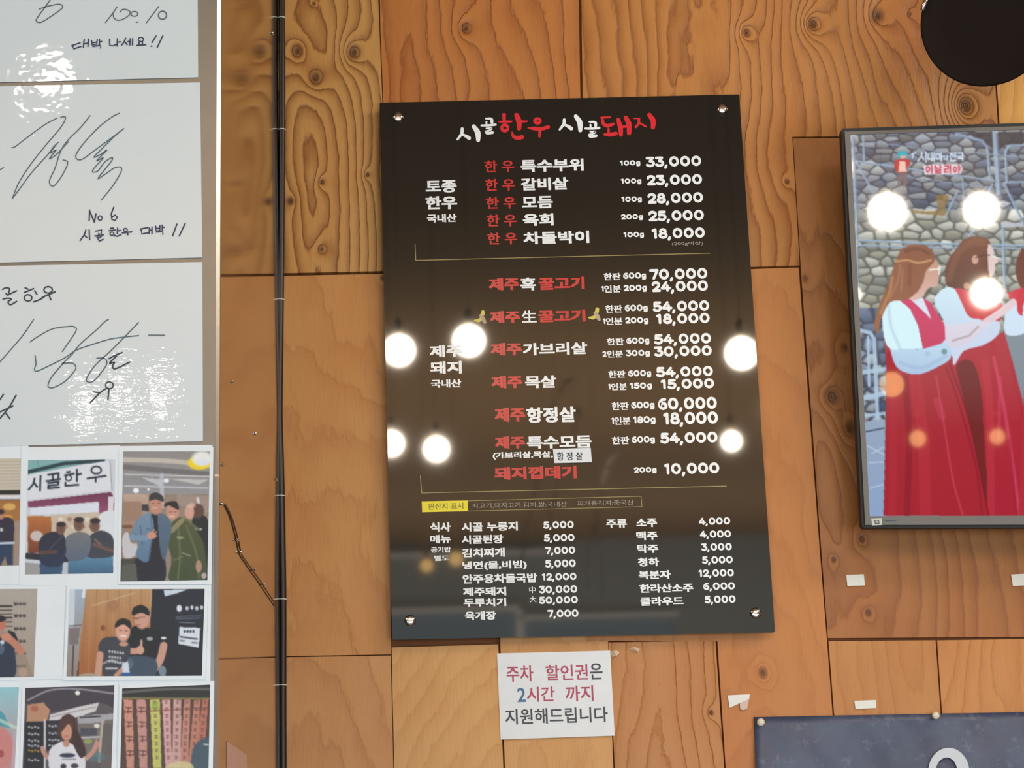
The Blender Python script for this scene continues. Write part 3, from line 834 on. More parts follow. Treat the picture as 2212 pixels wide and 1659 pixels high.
# floor and tubes lower left
cv.z(*Z3)
stones(cv, (1845, 690, 1925, 905), 4, 9, [(120, 138, 160), (90, 104, 130), (160, 170, 176)], (50, 56, 76))
for p, w in (([(215, 50), (290, 70), (320, 120), (345, 740)], 30), ([(215, 380), (410, 350)], 34), ([(230, 580), (400, 540)], 40), ([(240, 715), (400, 695)], 26), ([(270, 100), (280, 480)], 22)):
    cv.line(p, w, (170, 196, 220), .9)
cv.poly([(240, 760), (410, 740), (410, 1500), (280, 1500)], (150, 168, 190), 1, False, (140, 164, 200))
cv.line([(250, 840), (400, 810)], 8, (40, 48, 66))
for p in ([(270, 950), (400, 1020)], [(280, 1080), (390, 1075)], [(300, 1010), (390, 960)], [(290, 1280), (390, 1250)]): cv.line(p, 8, (220, 230, 240), .6)
# third dress and second woman
cv.z(*Z2)
cv.poly([(1440, 1060), (1486, 1000), (1500, 1300), (1460, 1300), (1420, 1180)], (110, 56, 40))
cv.poly([(1360, 1340), (1486, 1300), (1500, 1659), (1440, 1659)], (206, 40, 62), 1, False)
cv.poly([(1400, 1390), (1430, 1420), (1440, 1500), (1486, 1540), (1486, 1659), (1340, 1659), (1350, 1450)], (206, 226, 244))
cv.z(*Z3)
cv.poly([(900, 300), (1000, 200), (1330, 60), (1400, 300), (1486, 640), (1600, 1500), (1200, 1500), (1100, 900)], (176, 44, 58), 1, False, (168, 32, 52))
cv.poly([(960, 320), (1080, 290), (1150, 500), (1170, 800), (1200, 1300), (1180, 1420), (1110, 1000), (1000, 520)], (104, 36, 34), .85)
for p, w, c_ in (([(1180, 300), (1220, 700), (1230, 1490)], 60, (196, 56, 70)), ([(1250, 260), (1330, 640), (1400, 1100), (1450, 1480)], 26, (226, 90, 130)), ([(1300, 420), (1290, 900)], 26, (214, 70, 110)), ([(1380, 300), (1486, 740)], 14, (150, 30, 48)),
                 ([(1370, 900), (1430, 1490)], 16, (142, 26, 44))):
    cv.line(p, w, c_, .45, True)
cv.z(*Z2)
cv.poly([(870, 1180), (900, 1080), (960, 1000), (1010, 935), (1090, 905), (1180, 915), (1225, 960), (1235, 1060), (1225, 1200), (1190, 1290), (1100, 1330), (940, 1330), (880, 1270)], (124, 76, 56), 1, True, (96, 58, 44))
cv.line([(900, 1240), (960, 1060), (1060, 960), (1180, 950)], 50, (150, 100, 76), .35, True)
cv.poly([(1205, 970), (1240, 990), (1255, 1050), (1290, 1100), (1262, 1120), (1258, 1180), (1220, 1220), (1205, 1100)], (222, 200, 196))
cv.ell(1105, 1085, 26, 36, (206, 160, 140)); cv.line([(1110, 1070), (1170, 1050), (1250, 1050)], 8, (60, 40, 40), .9)
cv.line([(1230, 1050), (1300, 1080)], 12, (235, 240, 245), .9)
cv.ell(1040, 1290, 26, 26, (190, 140, 120))
cv.poly([(950, 1310), (1080, 1330), (1250, 1330), (1310, 1420), (1300, 1560), (1180, 1560), (1050, 1550), (990, 1430)], (206, 60, 78), 1, True, (198, 44, 54))
cv.poly([(790, 1420), (820, 1340), (890, 1300), (950, 1320), (1000, 1420), (1060, 1530), (1160, 1560), (1100, 1640), (900, 1659), (860, 1560)], (206, 234, 246), 1, True, (196, 214, 236))
cv.line([(1180, 1580), (1300, 1500), (1400, 1420)], 60, (224, 200, 206), 1, True)
cv.line([(1290, 1400), (1330, 1330)], 46, (214, 186, 190), .9)
# first woman
cv.z(*Z3)
cv.poly([(395, 90), (460, 60), (900, 60), (940, 340), (1010, 560), (1100, 960), (1215, 1495), (392, 1495), (408, 700), (412, 300)], (170, 48, 58), 1, False, (164, 34, 48))
for p, w, c_, a in (([(560, 420), (590, 900), (575, 1490)], 50, (128, 26, 40), .5), ([(800, 400), (850, 700), (930, 1200), (1010, 1490)], 12, (214, 80, 100), .6), ([(880, 340), (980, 620), (1110, 1100), (1160, 1490)], 16, (140, 26, 42), .7),
                    ([(640, 420), (700, 900), (720, 1490)], 90, (196, 56, 72), .35), ([(910, 320), (1060, 760), (1210, 1490)], 14, (120, 24, 36), .7), ([(470, 500), (460, 1490)], 60, (182, 50, 62), .4), ([(810, 600), (850, 720)], 60, (200, 70, 96), .4)):
    cv.line(p, w, c_, a, True)
cv.poly([(830, 130), (980, 90), (1180, 0), (1290, -20), (1285, 80), (1180, 160), (1020, 210), (940, 320), (915, 200)], (202, 214, 236))
cv.poly([(380, -40), (480, -60), (640, -50), (660, 40), (700, 145), (860, 110), (915, 170), (912, 270), (820, 330), (700, 385), (600, 388), (490, 330), (430, 150)], (206, 232, 248), 1, True, (168, 196, 226))
cv.ell(650, 190, 14, 12, (150, 180, 200)); cv.ell(865, 215, 22, 22, (90, 130, 140), .8); cv.ell(735, 230, 20, 18, (150, 190, 210), .7)
cv.line([(520, 300), (690, 340), (880, 250)], 26, (140, 170, 205), .35, True)
cv.z(*Z2)
cv.poly([(380, 1540), (400, 1430), (460, 1390), (560, 1390), (660, 1470), (720, 1600), (700, 1760), (560, 1780), (420, 1760)], (212, 242, 250))
cv.line([(430, 1430), (450, 1600), (520, 1780)], 26, (176, 200, 222), .5, True)
cv.poly([(515, 1400), (560, 1385), (640, 1380), (760, 1560), (700, 1385), (760, 1420), (820, 1520), (860, 1580), (890, 1690), (840, 1740), (700, 1780), (660, 1600), (600, 1470)], (206, 60, 104), 1, False, (196, 50, 92))
cv.poly([(590, 1385), (700, 1385), (765, 1545)], (214, 226, 240), 1, False)
cv.poly([(720, 1120), (790, 1090), (830, 1150), (822, 1230), (805, 1290), (740, 1310), (690, 1380), (600, 1400), (560, 1300), (640, 1150)], (196, 146, 124), 1, True, (216, 180, 170))
cv.poly([(500, 1060), (540, 1000), (620, 968), (720, 980), (780, 1030), (792, 1090), (760, 1130), (720, 1180), (700, 1260), (650, 1340), (560, 1400), (440, 1420), (370, 1560), (350, 1659), (318, 1600), (350, 1460), (400, 1340), (450, 1200)], (138, 84, 58), 1, True, (150, 96, 66))
for p, w, c_, a in (([(480, 1100), (580, 1090), (660, 1110), (760, 1090)], 16, (206, 160, 110), .8), ([(460, 1220), (440, 1330), (370, 1500)], 22, (190, 140, 92), .6), ([(520, 1130), (500, 1260), (430, 1400)], 20, (178, 124, 84), .5),
                    ([(560, 1020), (660, 1000), (750, 1040)], 26, (104, 62, 46), .6), ([(600, 1130), (590, 1280)], 30, (122, 70, 50), .5), ([(540, 1160), (530, 1330)], 14, (206, 150, 104), .35)):
    cv.line(p, w, c_, a, True)
cv.line([(750, 1165), (810, 1160), (832, 1150)], 12, (240, 244, 240), .9); cv.line([(830, 1130), (825, 1200)], 12, (240, 248, 250), .8)
cv.poly([(870, 1600), (960, 1590), (1080, 1570), (1130, 1540), (1110, 1580), (1200, 1570), (1210, 1600), (1130, 1659), (1040, 1740), (900, 1760)], (218, 214, 228), 1, True, (214, 206, 222))
cv.z(*Z3); cv.line([(930, 130), (1060, 90), (1130, 20)], 14, (150, 130, 130), .6)
# repeating figures beyond the frame of the photograph
cv.z((0, 0), 1)
for ox in (300, 540, 780, 1000):
    cv.poly([(1950 + ox, 700), (2010 + ox, 690), (2080 + ox, 900), (2110 + ox, 1115), (1900 + ox, 1115), (1915 + ox, 800)], (172, 44, 56), 1, False)
    cv.poly([(1910 + ox, 660), (1950 + ox, 645), (2010 + ox, 690), (2060 + ox, 740), (2010 + ox, 790), (1930 + ox, 780)], (206, 230, 246))
    cv.ell(1975 + ox, 590, 42, 60, (124, 76, 56))
cv.blur(1)
cv.build('screen', tvp(-.002), attr_mat('screen_glass', True, .035, 1.08), tv)

# ------------------------------------------------------------------ steel cabinet at the left
YF = -.985
PF = lambda off=0.0: wallpt(YF - off)
wc_t, wc_b = P(600, -300), P(609, 1990)
XC = -.4765
cab = tag(empty('steel_cabinet'), 'tall polished steel cabinet at the left reflecting the wooden wall, covered with papers', 'cabinet')
ft, fb = P(478.5, -400, YF), P(468.5, 2100, YF)
xl = -1.7
zt, zb = 3.75, 0.0


def edge_x(z):  # front right edge follows the traced line
    t = (z - fb[2]) / (ft[2] - fb[2]); return fb[0] + (ft[0] - fb[0]) * t


def wall_x(z):
    t = (z - wc_b[2]) / (wc_t[2] - wc_b[2]); return wc_b[0] + (wc_t[0] - wc_b[0]) * t


V = [(edge_x(zb), YF + .002, zb), (wall_x(zb), -.001, zb), (wall_x(zt), -.001, zt), (edge_x(zt), YF + .002, zt)]
V2 = [(xl, YF + .002, zb), (xl, -.001, zb), (xl, -.001, zt), (xl, YF + .002, zt)]
obj('side_panel', V + V2, [(0, 1, 2, 3), (7, 6, 5, 4), (3, 2, 6, 7), (0, 4, 5, 1), (1, 5, 6, 2), (0, 3, 7, 4)], m_steel_side, cab)
zs = P(470, 1027, YF)[2]
for z0, z1, nm in ((zs + .001, zt, 'door'), (zb + .1, zs - .001, 'door')):
    vs = []
    for yy in (YF + .001, YF - .012 + .012):
        pass
    e0, e1 = edge_x(z0) - .0045, edge_x(z1) - .0045
    obj(nm, [(xl, YF, z0), (e0, YF, z0), (e1, YF, z1), (xl, YF, z1), (xl, YF + .02, z0), (e0, YF + .02, z0), (e1, YF + .02, z1), (xl, YF + .02, z1)],
        [(0, 1, 2, 3), (7, 6, 5, 4), (1, 5, 6, 2), (0, 3, 7, 4), (3, 2, 6, 7), (0, 4, 5, 1)], m_steel, cab)
    a0, a1 = edge_x(z0), edge_x(z1)
    obj('edge_strip', [(a0 - .0042, YF - .001, z0), (a0 + .0002, YF + .0015, z0), (a1 + .0002, YF + .0015, z1), (a1 - .0042, YF - .001, z1),
                       (a0 - .0042, YF + .01, z0), (a0 + .0002, YF + .01, z0), (a1 + .0002, YF + .01, z1), (a1 - .0042, YF + .01, z1)],
        [(0, 1, 2, 3), (1, 5, 6, 2), (0, 3, 7, 4), (3, 2, 6, 7), (0, 4, 5, 1)], m_trim, cab)


def side(px, py, off=0.0):
    """point on the cabinet's side face"""
    a, b, c = np.array(V[0]), np.array(V[1]), np.array(V[2])
    n = np.cross(b - a, c - a); n /= np.linalg.norm(n)
    if n[0] < 0: n = -n
    return hit(px, py, a + n * off, n)


# black cable down the corner with its wire ties
cp = [(609, -120), (608, 0), (609, 200), (608, 420), (606, 620), (604, 800), (603, 900), (606, 1000), (609, 1150), (611, 1300), (611, 1500), (612, 1750), (622, 3400)]
cable = tag(empty('power_cable'), 'thick black cable running down the corner between the steel cabinet and the boards', 'cable')
cpts = spline([P(x + .8, y, -.0058) for x, y in cp], 5)
tube('cable_sheath', cpts, .0052, m_cable, cable, 12)
for ty in (42, 283, 650, 1073, 1296, 1481):
    c = cpts[int(np.argmin([abs(P(606, ty)[2] - p[2]) for p in cpts]))]
    lathe('cable_tie', [(.0062, -.0007), (.0068, 0), (.0062, .0007)], (c[0], c[1], P(606, ty)[2]), (.05, 0, 1), m_tape, cable, 14)
# thin cord with metal clips across the side face
cord = tag(empty('thin_cord'), 'thin dark cord with little metal clips sagging across the cabinet side', 'cord')
cpx = [(480.5, 1088), (487.6, 1092), (499.4, 1115), (508, 1142), (513.5, 1162), (521.7, 1197), (534, 1216), (547.6, 1235), (560, 1252), (569, 1266), (585, 1290), (597, 1308)]
tube('cord_line', spline([side(x, y, .002) for x, y in cpx], 4), .0011, m_cable, cord, 8)
for x, y in ((479.5, 1089), (513.5, 1166), (520.5, 1193), (551, 1230), (571, 1262.6)):
    c = side(x, y, .003)
    sphere('cord_clip', c, .0022, m_chrome, cord, 10, (1, 2.2, 1))
studs = (('upper', 503, 825), ('middle', 553, 937), ('front edge', 481, 1004), ('rear', 597, 1036), ('topmost', 589, 72))
for nm, x, y in studs:
    tag(sphere('metal_stud', side(x, y, .0015), .0022, m_chrome, None, 10, (1, 2.5, 1)), f'tiny bright metal stud on the cabinet side, the {nm} one', 'stud', 'metal studs on the cabinet side')
note = obj('paper_note', [side(489, 1601, .001), side(533, 1630, .001), side(537, 1760, .001), side(489, 1760, .001), side(489, 1601, .0005), side(533, 1630, .0005), side(537, 1760, .0005), side(489, 1760, .0005)],
           [(0, 1, 2, 3), (7, 6, 5, 4), (0, 4, 5, 1), (1, 5, 6, 2), (2, 6, 7, 3), (3, 7, 4, 0)], mat('pink_paper', srgb(206, 172, 158), .8))
tag(note, 'pinkish paper note stuck low on the side of the steel cabinet', 'note')

# ------------------------------------------------------------------ autograph sheets
film_a = film_mat('film_top', (.50, .565, .60, 1), (9, 11, .0008))
film_b = film_mat('film_mid', (.51, .575, .61, 1), (9, 11, .0008))
film_c = film_mat('film_low', (.51, .58, .62, 1), (16, 42, .00032))


def sheet(label, quad, m, off=.0014):
    t = tag(empty('autograph_sheet'), label, 'paper')
    slab('paper', quad, PF(off), (0, .0009, 0), m, t)
    return t


s1 = sheet('white autograph sheet numbered 10, topmost on the cabinet door', [(-500, -330), (425, -350), (428, 167), (-500, 190)], film_a)
s2 = sheet('white autograph sheet with a large signature and No 6, below the topmost sheet', [(-500, 196), (432, 178), (437, 556), (-500, 580)], film_b)
s3 = sheet('white autograph sheet with looping signature just above the photographs', [(-500, 584), (437, 566), (438.5, 953), (-500, 975)], film_c)
pp = PF(.0019)
C6 = ((0, 0), 5.027); C7 = ((0, 220), 4.8795); C8 = ((0, 600), 4.609)
hand('handwriting', [[(560, -20), (480, 90), (420, 170), (393, 225), (440, 243), (520, 200), (650, 110), (682, 70), (640, 45), (530, 65), (425, 97)],
                        [(1272, 75), (1220, 150), (1145, 245)], [(1225, 140), (1240, 195), (1290, 220), (1370, 190), (1415, 140), (1385, 108), (1330, 104), (1303, 132)],
                        ring(1460, 150, 38, 12, 26), [(1480, 240), (1500, 240)], [(1725, 70), (1655, 160), (1590, 248)], ring(1765, 165, 44, 14, 44)], pp, m_inkthin, s1, *C6, w=12)
hand('handwriting', [[(780, 495), (870, 465)], [(790, 500), (800, 532), (880, 505)], [(915, 430), (905, 515)], [(912, 478), (950, 468)], [(962, 425), (955, 505)],
                        [(995, 440), (1000, 490), (1050, 480), (1055, 430)], [(1000, 465), (1050, 458)], [(1080, 425), (1080, 485)], [(1080, 455), (1105, 450)], [(1010, 505), (1090, 492), (1092, 522)],
                        [(1190, 425), (1192, 492), (1230, 498), (1265, 480)], [(1275, 420), (1272, 500)], [(1275, 458), (1308, 455)],
                        [(1365, 415), (1350, 450), (1320, 492)], [(1352, 450), (1380, 485)], [(1390, 452), (1412, 450)], [(1415, 420), (1410, 490)], [(1442, 420), (1438, 490)],
                        ring(1530, 428, 28, 14, 24), [(1510, 460), (1510, 488)], [(1548, 455), (1548, 488)], [(1485, 494), (1585, 486)], [(1695, 390), (1650, 462)], [(1640, 502), (1650, 502)], [(1768, 388), (1708, 515)]],
        pp, m_ink2, s1, *C6, w=15, smooth=False)
hand('handwriting', [[(125, 480), (160, 472), (300, 365), (480, 235), (600, 172)], [(640, 160), (692, 165), (640, 270), (480, 460), (330, 650), (200, 850), (130, 1020)],
                        [(130, 1020), (220, 900), (330, 750), (500, 560), (560, 480), (615, 425)], [(600, 440), (530, 540), (595, 505), (520, 600), (600, 550), (720, 420)],
                        [(950, 145), (850, 270), (720, 400), (640, 520), (580, 700), (525, 820), (530, 872), (570, 885), (640, 800), (700, 690), (712, 630), (665, 612)],
                        [(1258, 120), (1180, 160), (1040, 270), (880, 440), (802, 560), (820, 608), (880, 598), (1000, 510), (1150, 400), (1305, 282)],
                        [(1305, 282), (1200, 370), (1100, 470), (990, 582), (1060, 555), (1128, 508), (1020, 622), (1090, 590), (975, 725), (1030, 730), (1100, 640), (1175, 590), (1175, 625), (1035, 805), (1110, 762), (1210, 695), (1275, 692), (1275, 740), (1200, 870), (1070, 1035)],
                        [(0, 715), (38, 693)]], pp, m_inkthin, s2, *C7, w=11)
hand('handwriting', [[(945, 1140), (940, 1250)], [(945, 1150), (995, 1268)], [(995, 1268), (1012, 1180)], ring(1055, 1225, 22, 13, 24), [(1200, 1110), (1172, 1180), (1180, 1240), (1212, 1250), (1240, 1215), (1212, 1192), (1180, 1215)],
                        [(905, 1350), (890, 1400), (845, 1462)], [(888, 1405), (915, 1430)], [(940, 1350), (945, 1452)],
                        [(1010, 1362), (1075, 1350), (1065, 1388)], [(1040, 1388), (1042, 1408)], [(1000, 1414), (1090, 1402)], [(1022, 1428), (1075, 1422), (1030, 1448), (1045, 1468), (1088, 1450)],
                        [(1165, 1332), (1195, 1330)], [(1150, 1358), (1215, 1350)], ring(1180, 1390, 22, 13, 18), [(1240, 1330), (1236, 1388)], [(1240, 1360), (1268, 1355)], [(1200, 1405), (1235, 1418), (1275, 1400)],
                        ring(1322, 1350, 20, 13, 16), [(1290, 1382), (1390, 1370)], [(1342, 1375), (1348, 1402)], [(1480, 1340), (1560, 1325)], [(1488, 1345), (1495, 1392), (1560, 1380)], [(1575, 1330), (1570, 1388)], [(1602, 1320), (1602, 1388)], [(1575, 1355), (1600, 1352)],
                        [(1640, 1310), (1645, 1360), (1685, 1355), (1685, 1305)], [(1642, 1335), (1685, 1332)], [(1710, 1300), (1710, 1352)], [(1710, 1325), (1732, 1322)], [(1650, 1372), (1715, 1362), (1716, 1395)],
                        [(1865, 1288), (1820, 1412)], [(1952, 1282), (1890, 1412)]], pp, m_ink2, s2, *C7, w=15, smooth=False)
hand('handwriting', [[(335, 415), (230, 570), (120, 700), (-20, 860)], [(300, 640), (370, 590), (520, 510), (680, 485), (742, 488), (760, 520), (720, 590), (620, 735)],
                        [(350, 775), (358, 860), (343, 910), (370, 930), (480, 880), (640, 800), (760, 720), (900, 670), (1100, 610), (1240, 590), (1380, 575)], [(1480, 570), (1640, 572)],
                        [(1080, 415), (1040, 440), (960, 520), (800, 660), (720, 760), (650, 830), (520, 980), (480, 1060), (490, 1092), (540, 1090), (650, 1030), (740, 930), (755, 885), (720, 850), (620, 852)],
                        [(1380, 445), (1240, 590), (1090, 740), (950, 870), (868, 990), (870, 1035), (930, 1030), (1020, 930), (1065, 850), (1040, 802), (965, 800)]], pp, m_inkthin, s3, *C8, w=11)
hand('handwriting', [[(25, 115), (60, 100), (95, 110), (85, 150)], [(60, 158), (75, 172)], [(75, 172), (165, 130)], [(30, 212), (80, 203), (112, 215), (80, 240), (105, 268), (165, 235)],
                        [(250, 100), (278, 112)], [(245, 145), (335, 108)], ring(280, 200, 38, 14, 32), [(345, 130), (368, 165)], [(335, 240), (395, 218), (440, 190)], ring(480, 120, 42, 14, 32), [(420, 195), (548, 140)], [(490, 175), (507, 220)],
                        [(1085, 805), (1150, 770), (1215, 745)], [(1160, 780), (1090, 850), (1140, 842), (1120, 880), (1150, 905), (1292, 840)], [(935, 1138), (990, 1145)], [(900, 1242), (990, 1150), (1060, 1100)], ring(1090, 1070, 38, 13, 34), [(1085, 1105), (1075, 1212)],
                        [(35, 1160), (-20, 1240)], [(160, 1170), (90, 1290), (0, 1400)], [(-20, 1345), (130, 1275)], [(60, 1350), (100, 1405)]], pp, m_ink, s3, *C8, w=15)

# ------------------------------------------------------------------ photographs
m_print = attr_mat('photo_print')
ZA = ((0, 950), 4.424); ZB = ((0, 1260), 4.158)


def photo(label, quad, pic, off, paint, step=1.35):
    t = tag(empty('photo_print'), label, 'photograph')
    slab('photo_border', quad, PF(off), (0, .0005, 0), m_photo_paper, t)
    xs = [q[0] for q in pic]; ys = [q[1] for q in pic]
    cvs = Canvas(pic, int((max(xs) - min(xs)) / step) + 2, int((max(ys) - min(ys)) / step) + 2, (120, 110, 100))
    paint(cvs)
    cvs.noise(2.5).blur(1)
    cvs.build('picture', PF(off + .0003), m_print, t)
    return t


SK = (206, 150, 128)


def paint_b(c):
    c.z(*ZA)
    c.poly([(230, 180), (1110, 180), (1110, 1300), (230, 1300)], (210, 214, 220), 1, False)
    c.poly([(230, 190), (1000, 195), (230, 345)], (130, 178, 176), 1, False)
    c.line([(260, 310), (620, 225), (990, 200)], 34, (30, 62, 72)); c.line([(360, 200), (380, 280)], 6, (90, 140, 140))
    c.poly([(260, 335), (990, 205), (1050, 200), (1060, 480), (265, 575)], (228, 230, 236), 1, False)
    INK = (24, 40, 56)
    for p in ([(330, 370), (320, 420), (275, 475)], [(320, 405), (355, 450)], [(388, 345), (382, 485)],
              [(460, 335), (560, 320), (555, 365)], [(505, 345), (505, 385)], [(445, 395), (575, 375)], [(460, 415), (560, 400), (555, 430), (462, 440), (460, 465), (565, 455)],
              [(640, 310), (670, 305)], [(620, 340), (705, 325)], [(735, 285), (735, 395)], [(735, 335), (775, 325)], [(625, 410), (625, 440), (750, 430)],
              [(835, 370), (1010, 345)], [(915, 360), (915, 400)]):
        c.line(p, 17, INK)
    c.line([(p[0], p[1]) for p in ring(655, 365, 28)], 12, INK); c.line([(p[0], p[1]) for p in ring(920, 290, 48, 12, 36)], 15, INK)
    c.line([(1050, 200), (1070, 480)], 5, (120, 120, 130))
    c.poly([(265, 590), (1060, 500), (1095, 560), (1095, 710), (940, 705), (940, 590), (270, 650)], (110, 50, 84), 1, False, (150, 80, 110))
    c.poly([(290, 655), (945, 600), (945, 690), (300, 720)], (226, 230, 240), 1, False)
    c.poly([(265, 730), (500, 730), (500, 1080), (265, 1080)], (190, 116, 60), 1, False, (120, 60, 40))
    c.poly([(490, 720), (950, 690), (950, 900), (490, 930)], (206, 190, 170), 1, False)
    for i in range(9): c.ell(580 + 42 * i, 760 + 70 * (i % 2), 26, 22, (170, 120, 104) if i % 3 else (236, 226, 206), .8)
    c.poly([(1035, 540), (1090, 545), (1085, 700), (1030, 690)], (236, 238, 242), .9, False)
    c.poly([(955, 710), (1110, 690), (1110, 930), (1040, 880), (960, 870)], (226, 230, 234))  # white notch at the right is surface glare painted into the print
    c.ell(350, 920, 60, 50, (214, 206, 204), .9)
    c.line([(265, 1110), (640, 1140)], 60, (40, 42, 54)); c.poly([(230, 1170), (420, 1190), (390, 1300), (230, 1300)], (160, 160, 160), 1, False)
    c.poly([(590, 1180), (700, 1180), (680, 1300), (590, 1300)], (196, 200, 206), 1, False)
    c.poly([(380, 1180), (470, 1150), (600, 1180), (590, 1300), (380, 1300)], (52, 84, 116), 1, False); c.poly([(650, 1150), (860, 1100), (1080, 1110), (1085, 1280), (650, 1290)], (96, 142, 176), 1, False, (60, 100, 130))
    c.poly([(830, 950), (950, 870), (1050, 900), (1090, 980), (1080, 1110), (840, 1120)], (62, 66, 78)); c.poly([(620, 960), (700, 890), (820, 890), (870, 960), (830, 1120), (650, 1150)], (118, 120, 124), 1, True, (90, 104, 124))
    c.poly([(370, 1000), (420, 910), (520, 880), (620, 930), (600, 1190), (400, 1190)], (40, 42, 58), 1, True, (36, 50, 80))
    for x, y, r in ((580, 850, 44), (752, 810, 48), (905, 820, 48)):
        c.ell(x, y, r, r * 1.35, (120, 88, 76)); c.ell(x + 4, y - r * .95, r * 1.02, r * .55, (50, 42, 44)); c.line([(x - 16, y + 22), (x + 16, y + 22)], 5, (80, 50, 48), .8); c.line([(x - 18, y - 4), (x + 20, y - 6)], 6, (60, 46, 44), .7)
    c.line([(390, 1080), (530, 1070)], 40, (90, 66, 62)); c.line([(900, 1000), (1010, 1040), (1075, 1060)], 34, (110, 82, 76), 1, True); c.line([(905, 950), (960, 1000)], 14, (150, 112, 96)); c.line([(480, 1040), (600, 920)], 8, (90, 90, 100))


def paint_c(c):
    c.z(*ZA)
    c.poly([(1150, 90), (2040, 90), (2040, 1400), (1150, 1400)], (150, 132, 118), 1, False)
    c.poly([(1170, 100), (2020, 100), (2020, 520), (1170, 520)], (146, 142, 140), 1, False, (150, 150, 154))
    c.line([(1180, 190), (1650, 205), (2010, 250)], 44, (206, 196, 182), .9, True); c.line([(1190, 260), (2000, 330)], 50, (96, 92, 94), .6); c.line([(1190, 330), (2000, 350)], 12, (226, 228, 232), .8); c.line([(1190, 440), (1990, 462)], 12, (220, 222, 228), .8)
    c.poly([(1350, 360), (1560, 380), (1540, 450)], (206, 208, 214), .8, False); c.poly([(1600, 370), (1990, 380), (1900, 430)], (216, 214, 212), .7, False); c.line([(1545, 340), (1550, 640)], 40, (196, 200, 210), .8)
    c.ell(1300, 485, 28, 24, (255, 255, 255)); c.ell(1420, 475, 14, 10, (250, 250, 250)); c.ell(1590, 390, 26, 20, (246, 246, 250))
    c.poly([(1180, 520), (1420, 520), (1420, 860), (1180, 860)], (196, 168, 150), 1, False, (160, 128, 106)); c.poly([(1180, 590), (1350, 590), (1350, 780), (1180, 780)], (158, 124, 104), .8, False); c.poly([(1690, 520), (2000, 540), (2000, 700), (1690, 620)], (168, 146, 136), .8, False)
    c.poly([(1355, 620), (1420, 620), (1420, 680), (1355, 680)], (60, 58, 64), 1, False); c.line([(1890, 560), (1905, 640)], 26, (220, 216, 214)); c.line([(1180, 830), (1250, 830)], 30, (120, 84, 60))
    c.poly([(1170, 940), (1220, 880), (1250, 980), (1310, 1000), (1300, 1100), (1190, 1130)], (206, 202, 206)); c.poly([(1150, 1140), (1300, 1130), (1300, 1400), (1150, 1400)], (70, 72, 62), 1, False)
    # woman at the back, woman in green, man in denim
    c.poly([(1830, 800), (1940, 720), (2000, 850), (1990, 1350), (1900, 1300)], (30, 34, 42)); c.ell(1890, 680, 60, 70, (96, 66, 58)); c.ell(1810, 690, 46, 66, (214, 164, 146)); c.ell(1830, 630, 40, 26, (226, 190, 170), .7); c.line([(1850, 850), (1920, 855)], 20, (206, 200, 198))
    c.poly([(1640, 800), (1720, 740), (1800, 790), (1900, 900), (1960, 1060), (1950, 1350), (1630, 1350), (1640, 1150), (1600, 960)], (82, 86, 56), 1, True, (58, 74, 46))
    for p in ([(1700, 800), (1720, 1100), (1700, 1330)], [(1780, 820), (1880, 1100), (1900, 1320)], [(1690, 930), (1760, 940)], [(1660, 1150), (1740, 1120)]): c.line(p, 22, (120, 128, 88), .5, True)
    c.line([(1740, 1080), (1820, 1110)], 12, (170, 180, 150), .7); c.ell(1720, 935, 30, 14, (140, 158, 120), .9); c.line([(1740, 770), (1660, 850), (1640, 870)], 46, (150, 140, 104), .9, True); c.line([(1780, 760), (1900, 860)], 26, (104, 104, 70), .9)
    c.ell(1650, 680, 62, 84, SK); c.poly([(1570, 640), (1590, 600), (1680, 590), (1710, 650), (1700, 670), (1620, 630)], (42, 36, 38)); c.line([(1620, 735), (1665, 730)], 10, (236, 220, 214), .9); c.line([(1620, 690), (1640, 688)], 6, (90, 60, 54)); c.line([(1665, 688), (1685, 690)], 6, (90, 60, 54))
    c.poly([(1420, 740), (1540, 720), (1560, 1000), (1570, 1350), (1280, 1350), (1290, 1150), (1420, 1050)], (30, 34, 46))
    c.poly([(1310, 760), (1400, 700), (1440, 700), (1470, 820), (1450, 1000), (1410, 1170), (1300, 1110), (1320, 990), (1240, 940), (1270, 850)], (120, 146, 168), 1, True, (92, 122, 150))
    c.poly([(1510, 720), (1600, 740), (1640, 820), (1620, 960), (1570, 1150), (1530, 1040)], (92, 112, 136), 1, True, (74, 98, 120))
    for p in ([(1340, 820), (1360, 1000)], [(1400, 850), (1440, 860)], [(1290, 900), (1400, 960)], [(1440, 720), (1460, 900), (1420, 1140)]): c.line(p, 10, (66, 88, 112), .7)
    c.line([(1260, 930), (1400, 940)], 50, (122, 150, 176)); c.ell(1450, 915, 46, 34, SK); c.line([(1440, 900), (1475, 860)], 16, SK); c.line([(1460, 905), (1495, 880)], 14, SK); c.line([(1460, 920), (1495, 920)], 14, SK)
    c.ell(1490, 630, 62, 88, (200, 142, 122)); c.poly([(1425, 580), (1440, 520), (1500, 505), (1555, 540), (1560, 590), (1490, 570)], (56, 54, 60)); c.line([(1460, 650), (1500, 650)], 8, (236, 214, 204), .9); c.line([(1452, 610), (1475, 608)], 6, (90, 56, 50)); c.line([(1505, 606), (1530, 606)], 6, (90, 56, 50))
    c.ell(1900, 1210, 30, 60, (190, 146, 128), .9); c.poly([(1170, 1200), (1300, 1180), (1320, 1400), (1150, 1400)], (90, 92, 84), 1, False); c.ell(1950, 1300, 26, 30, (214, 190, 196), .8)
    c.ell(1905, 220, 110, 68, (246, 216, 40)); c.ell(1930, 180, 96, 70, (240, 240, 236), 1, .2)
    c.ell(1935, 215, 60, 34, (226, 232, 240), .9)


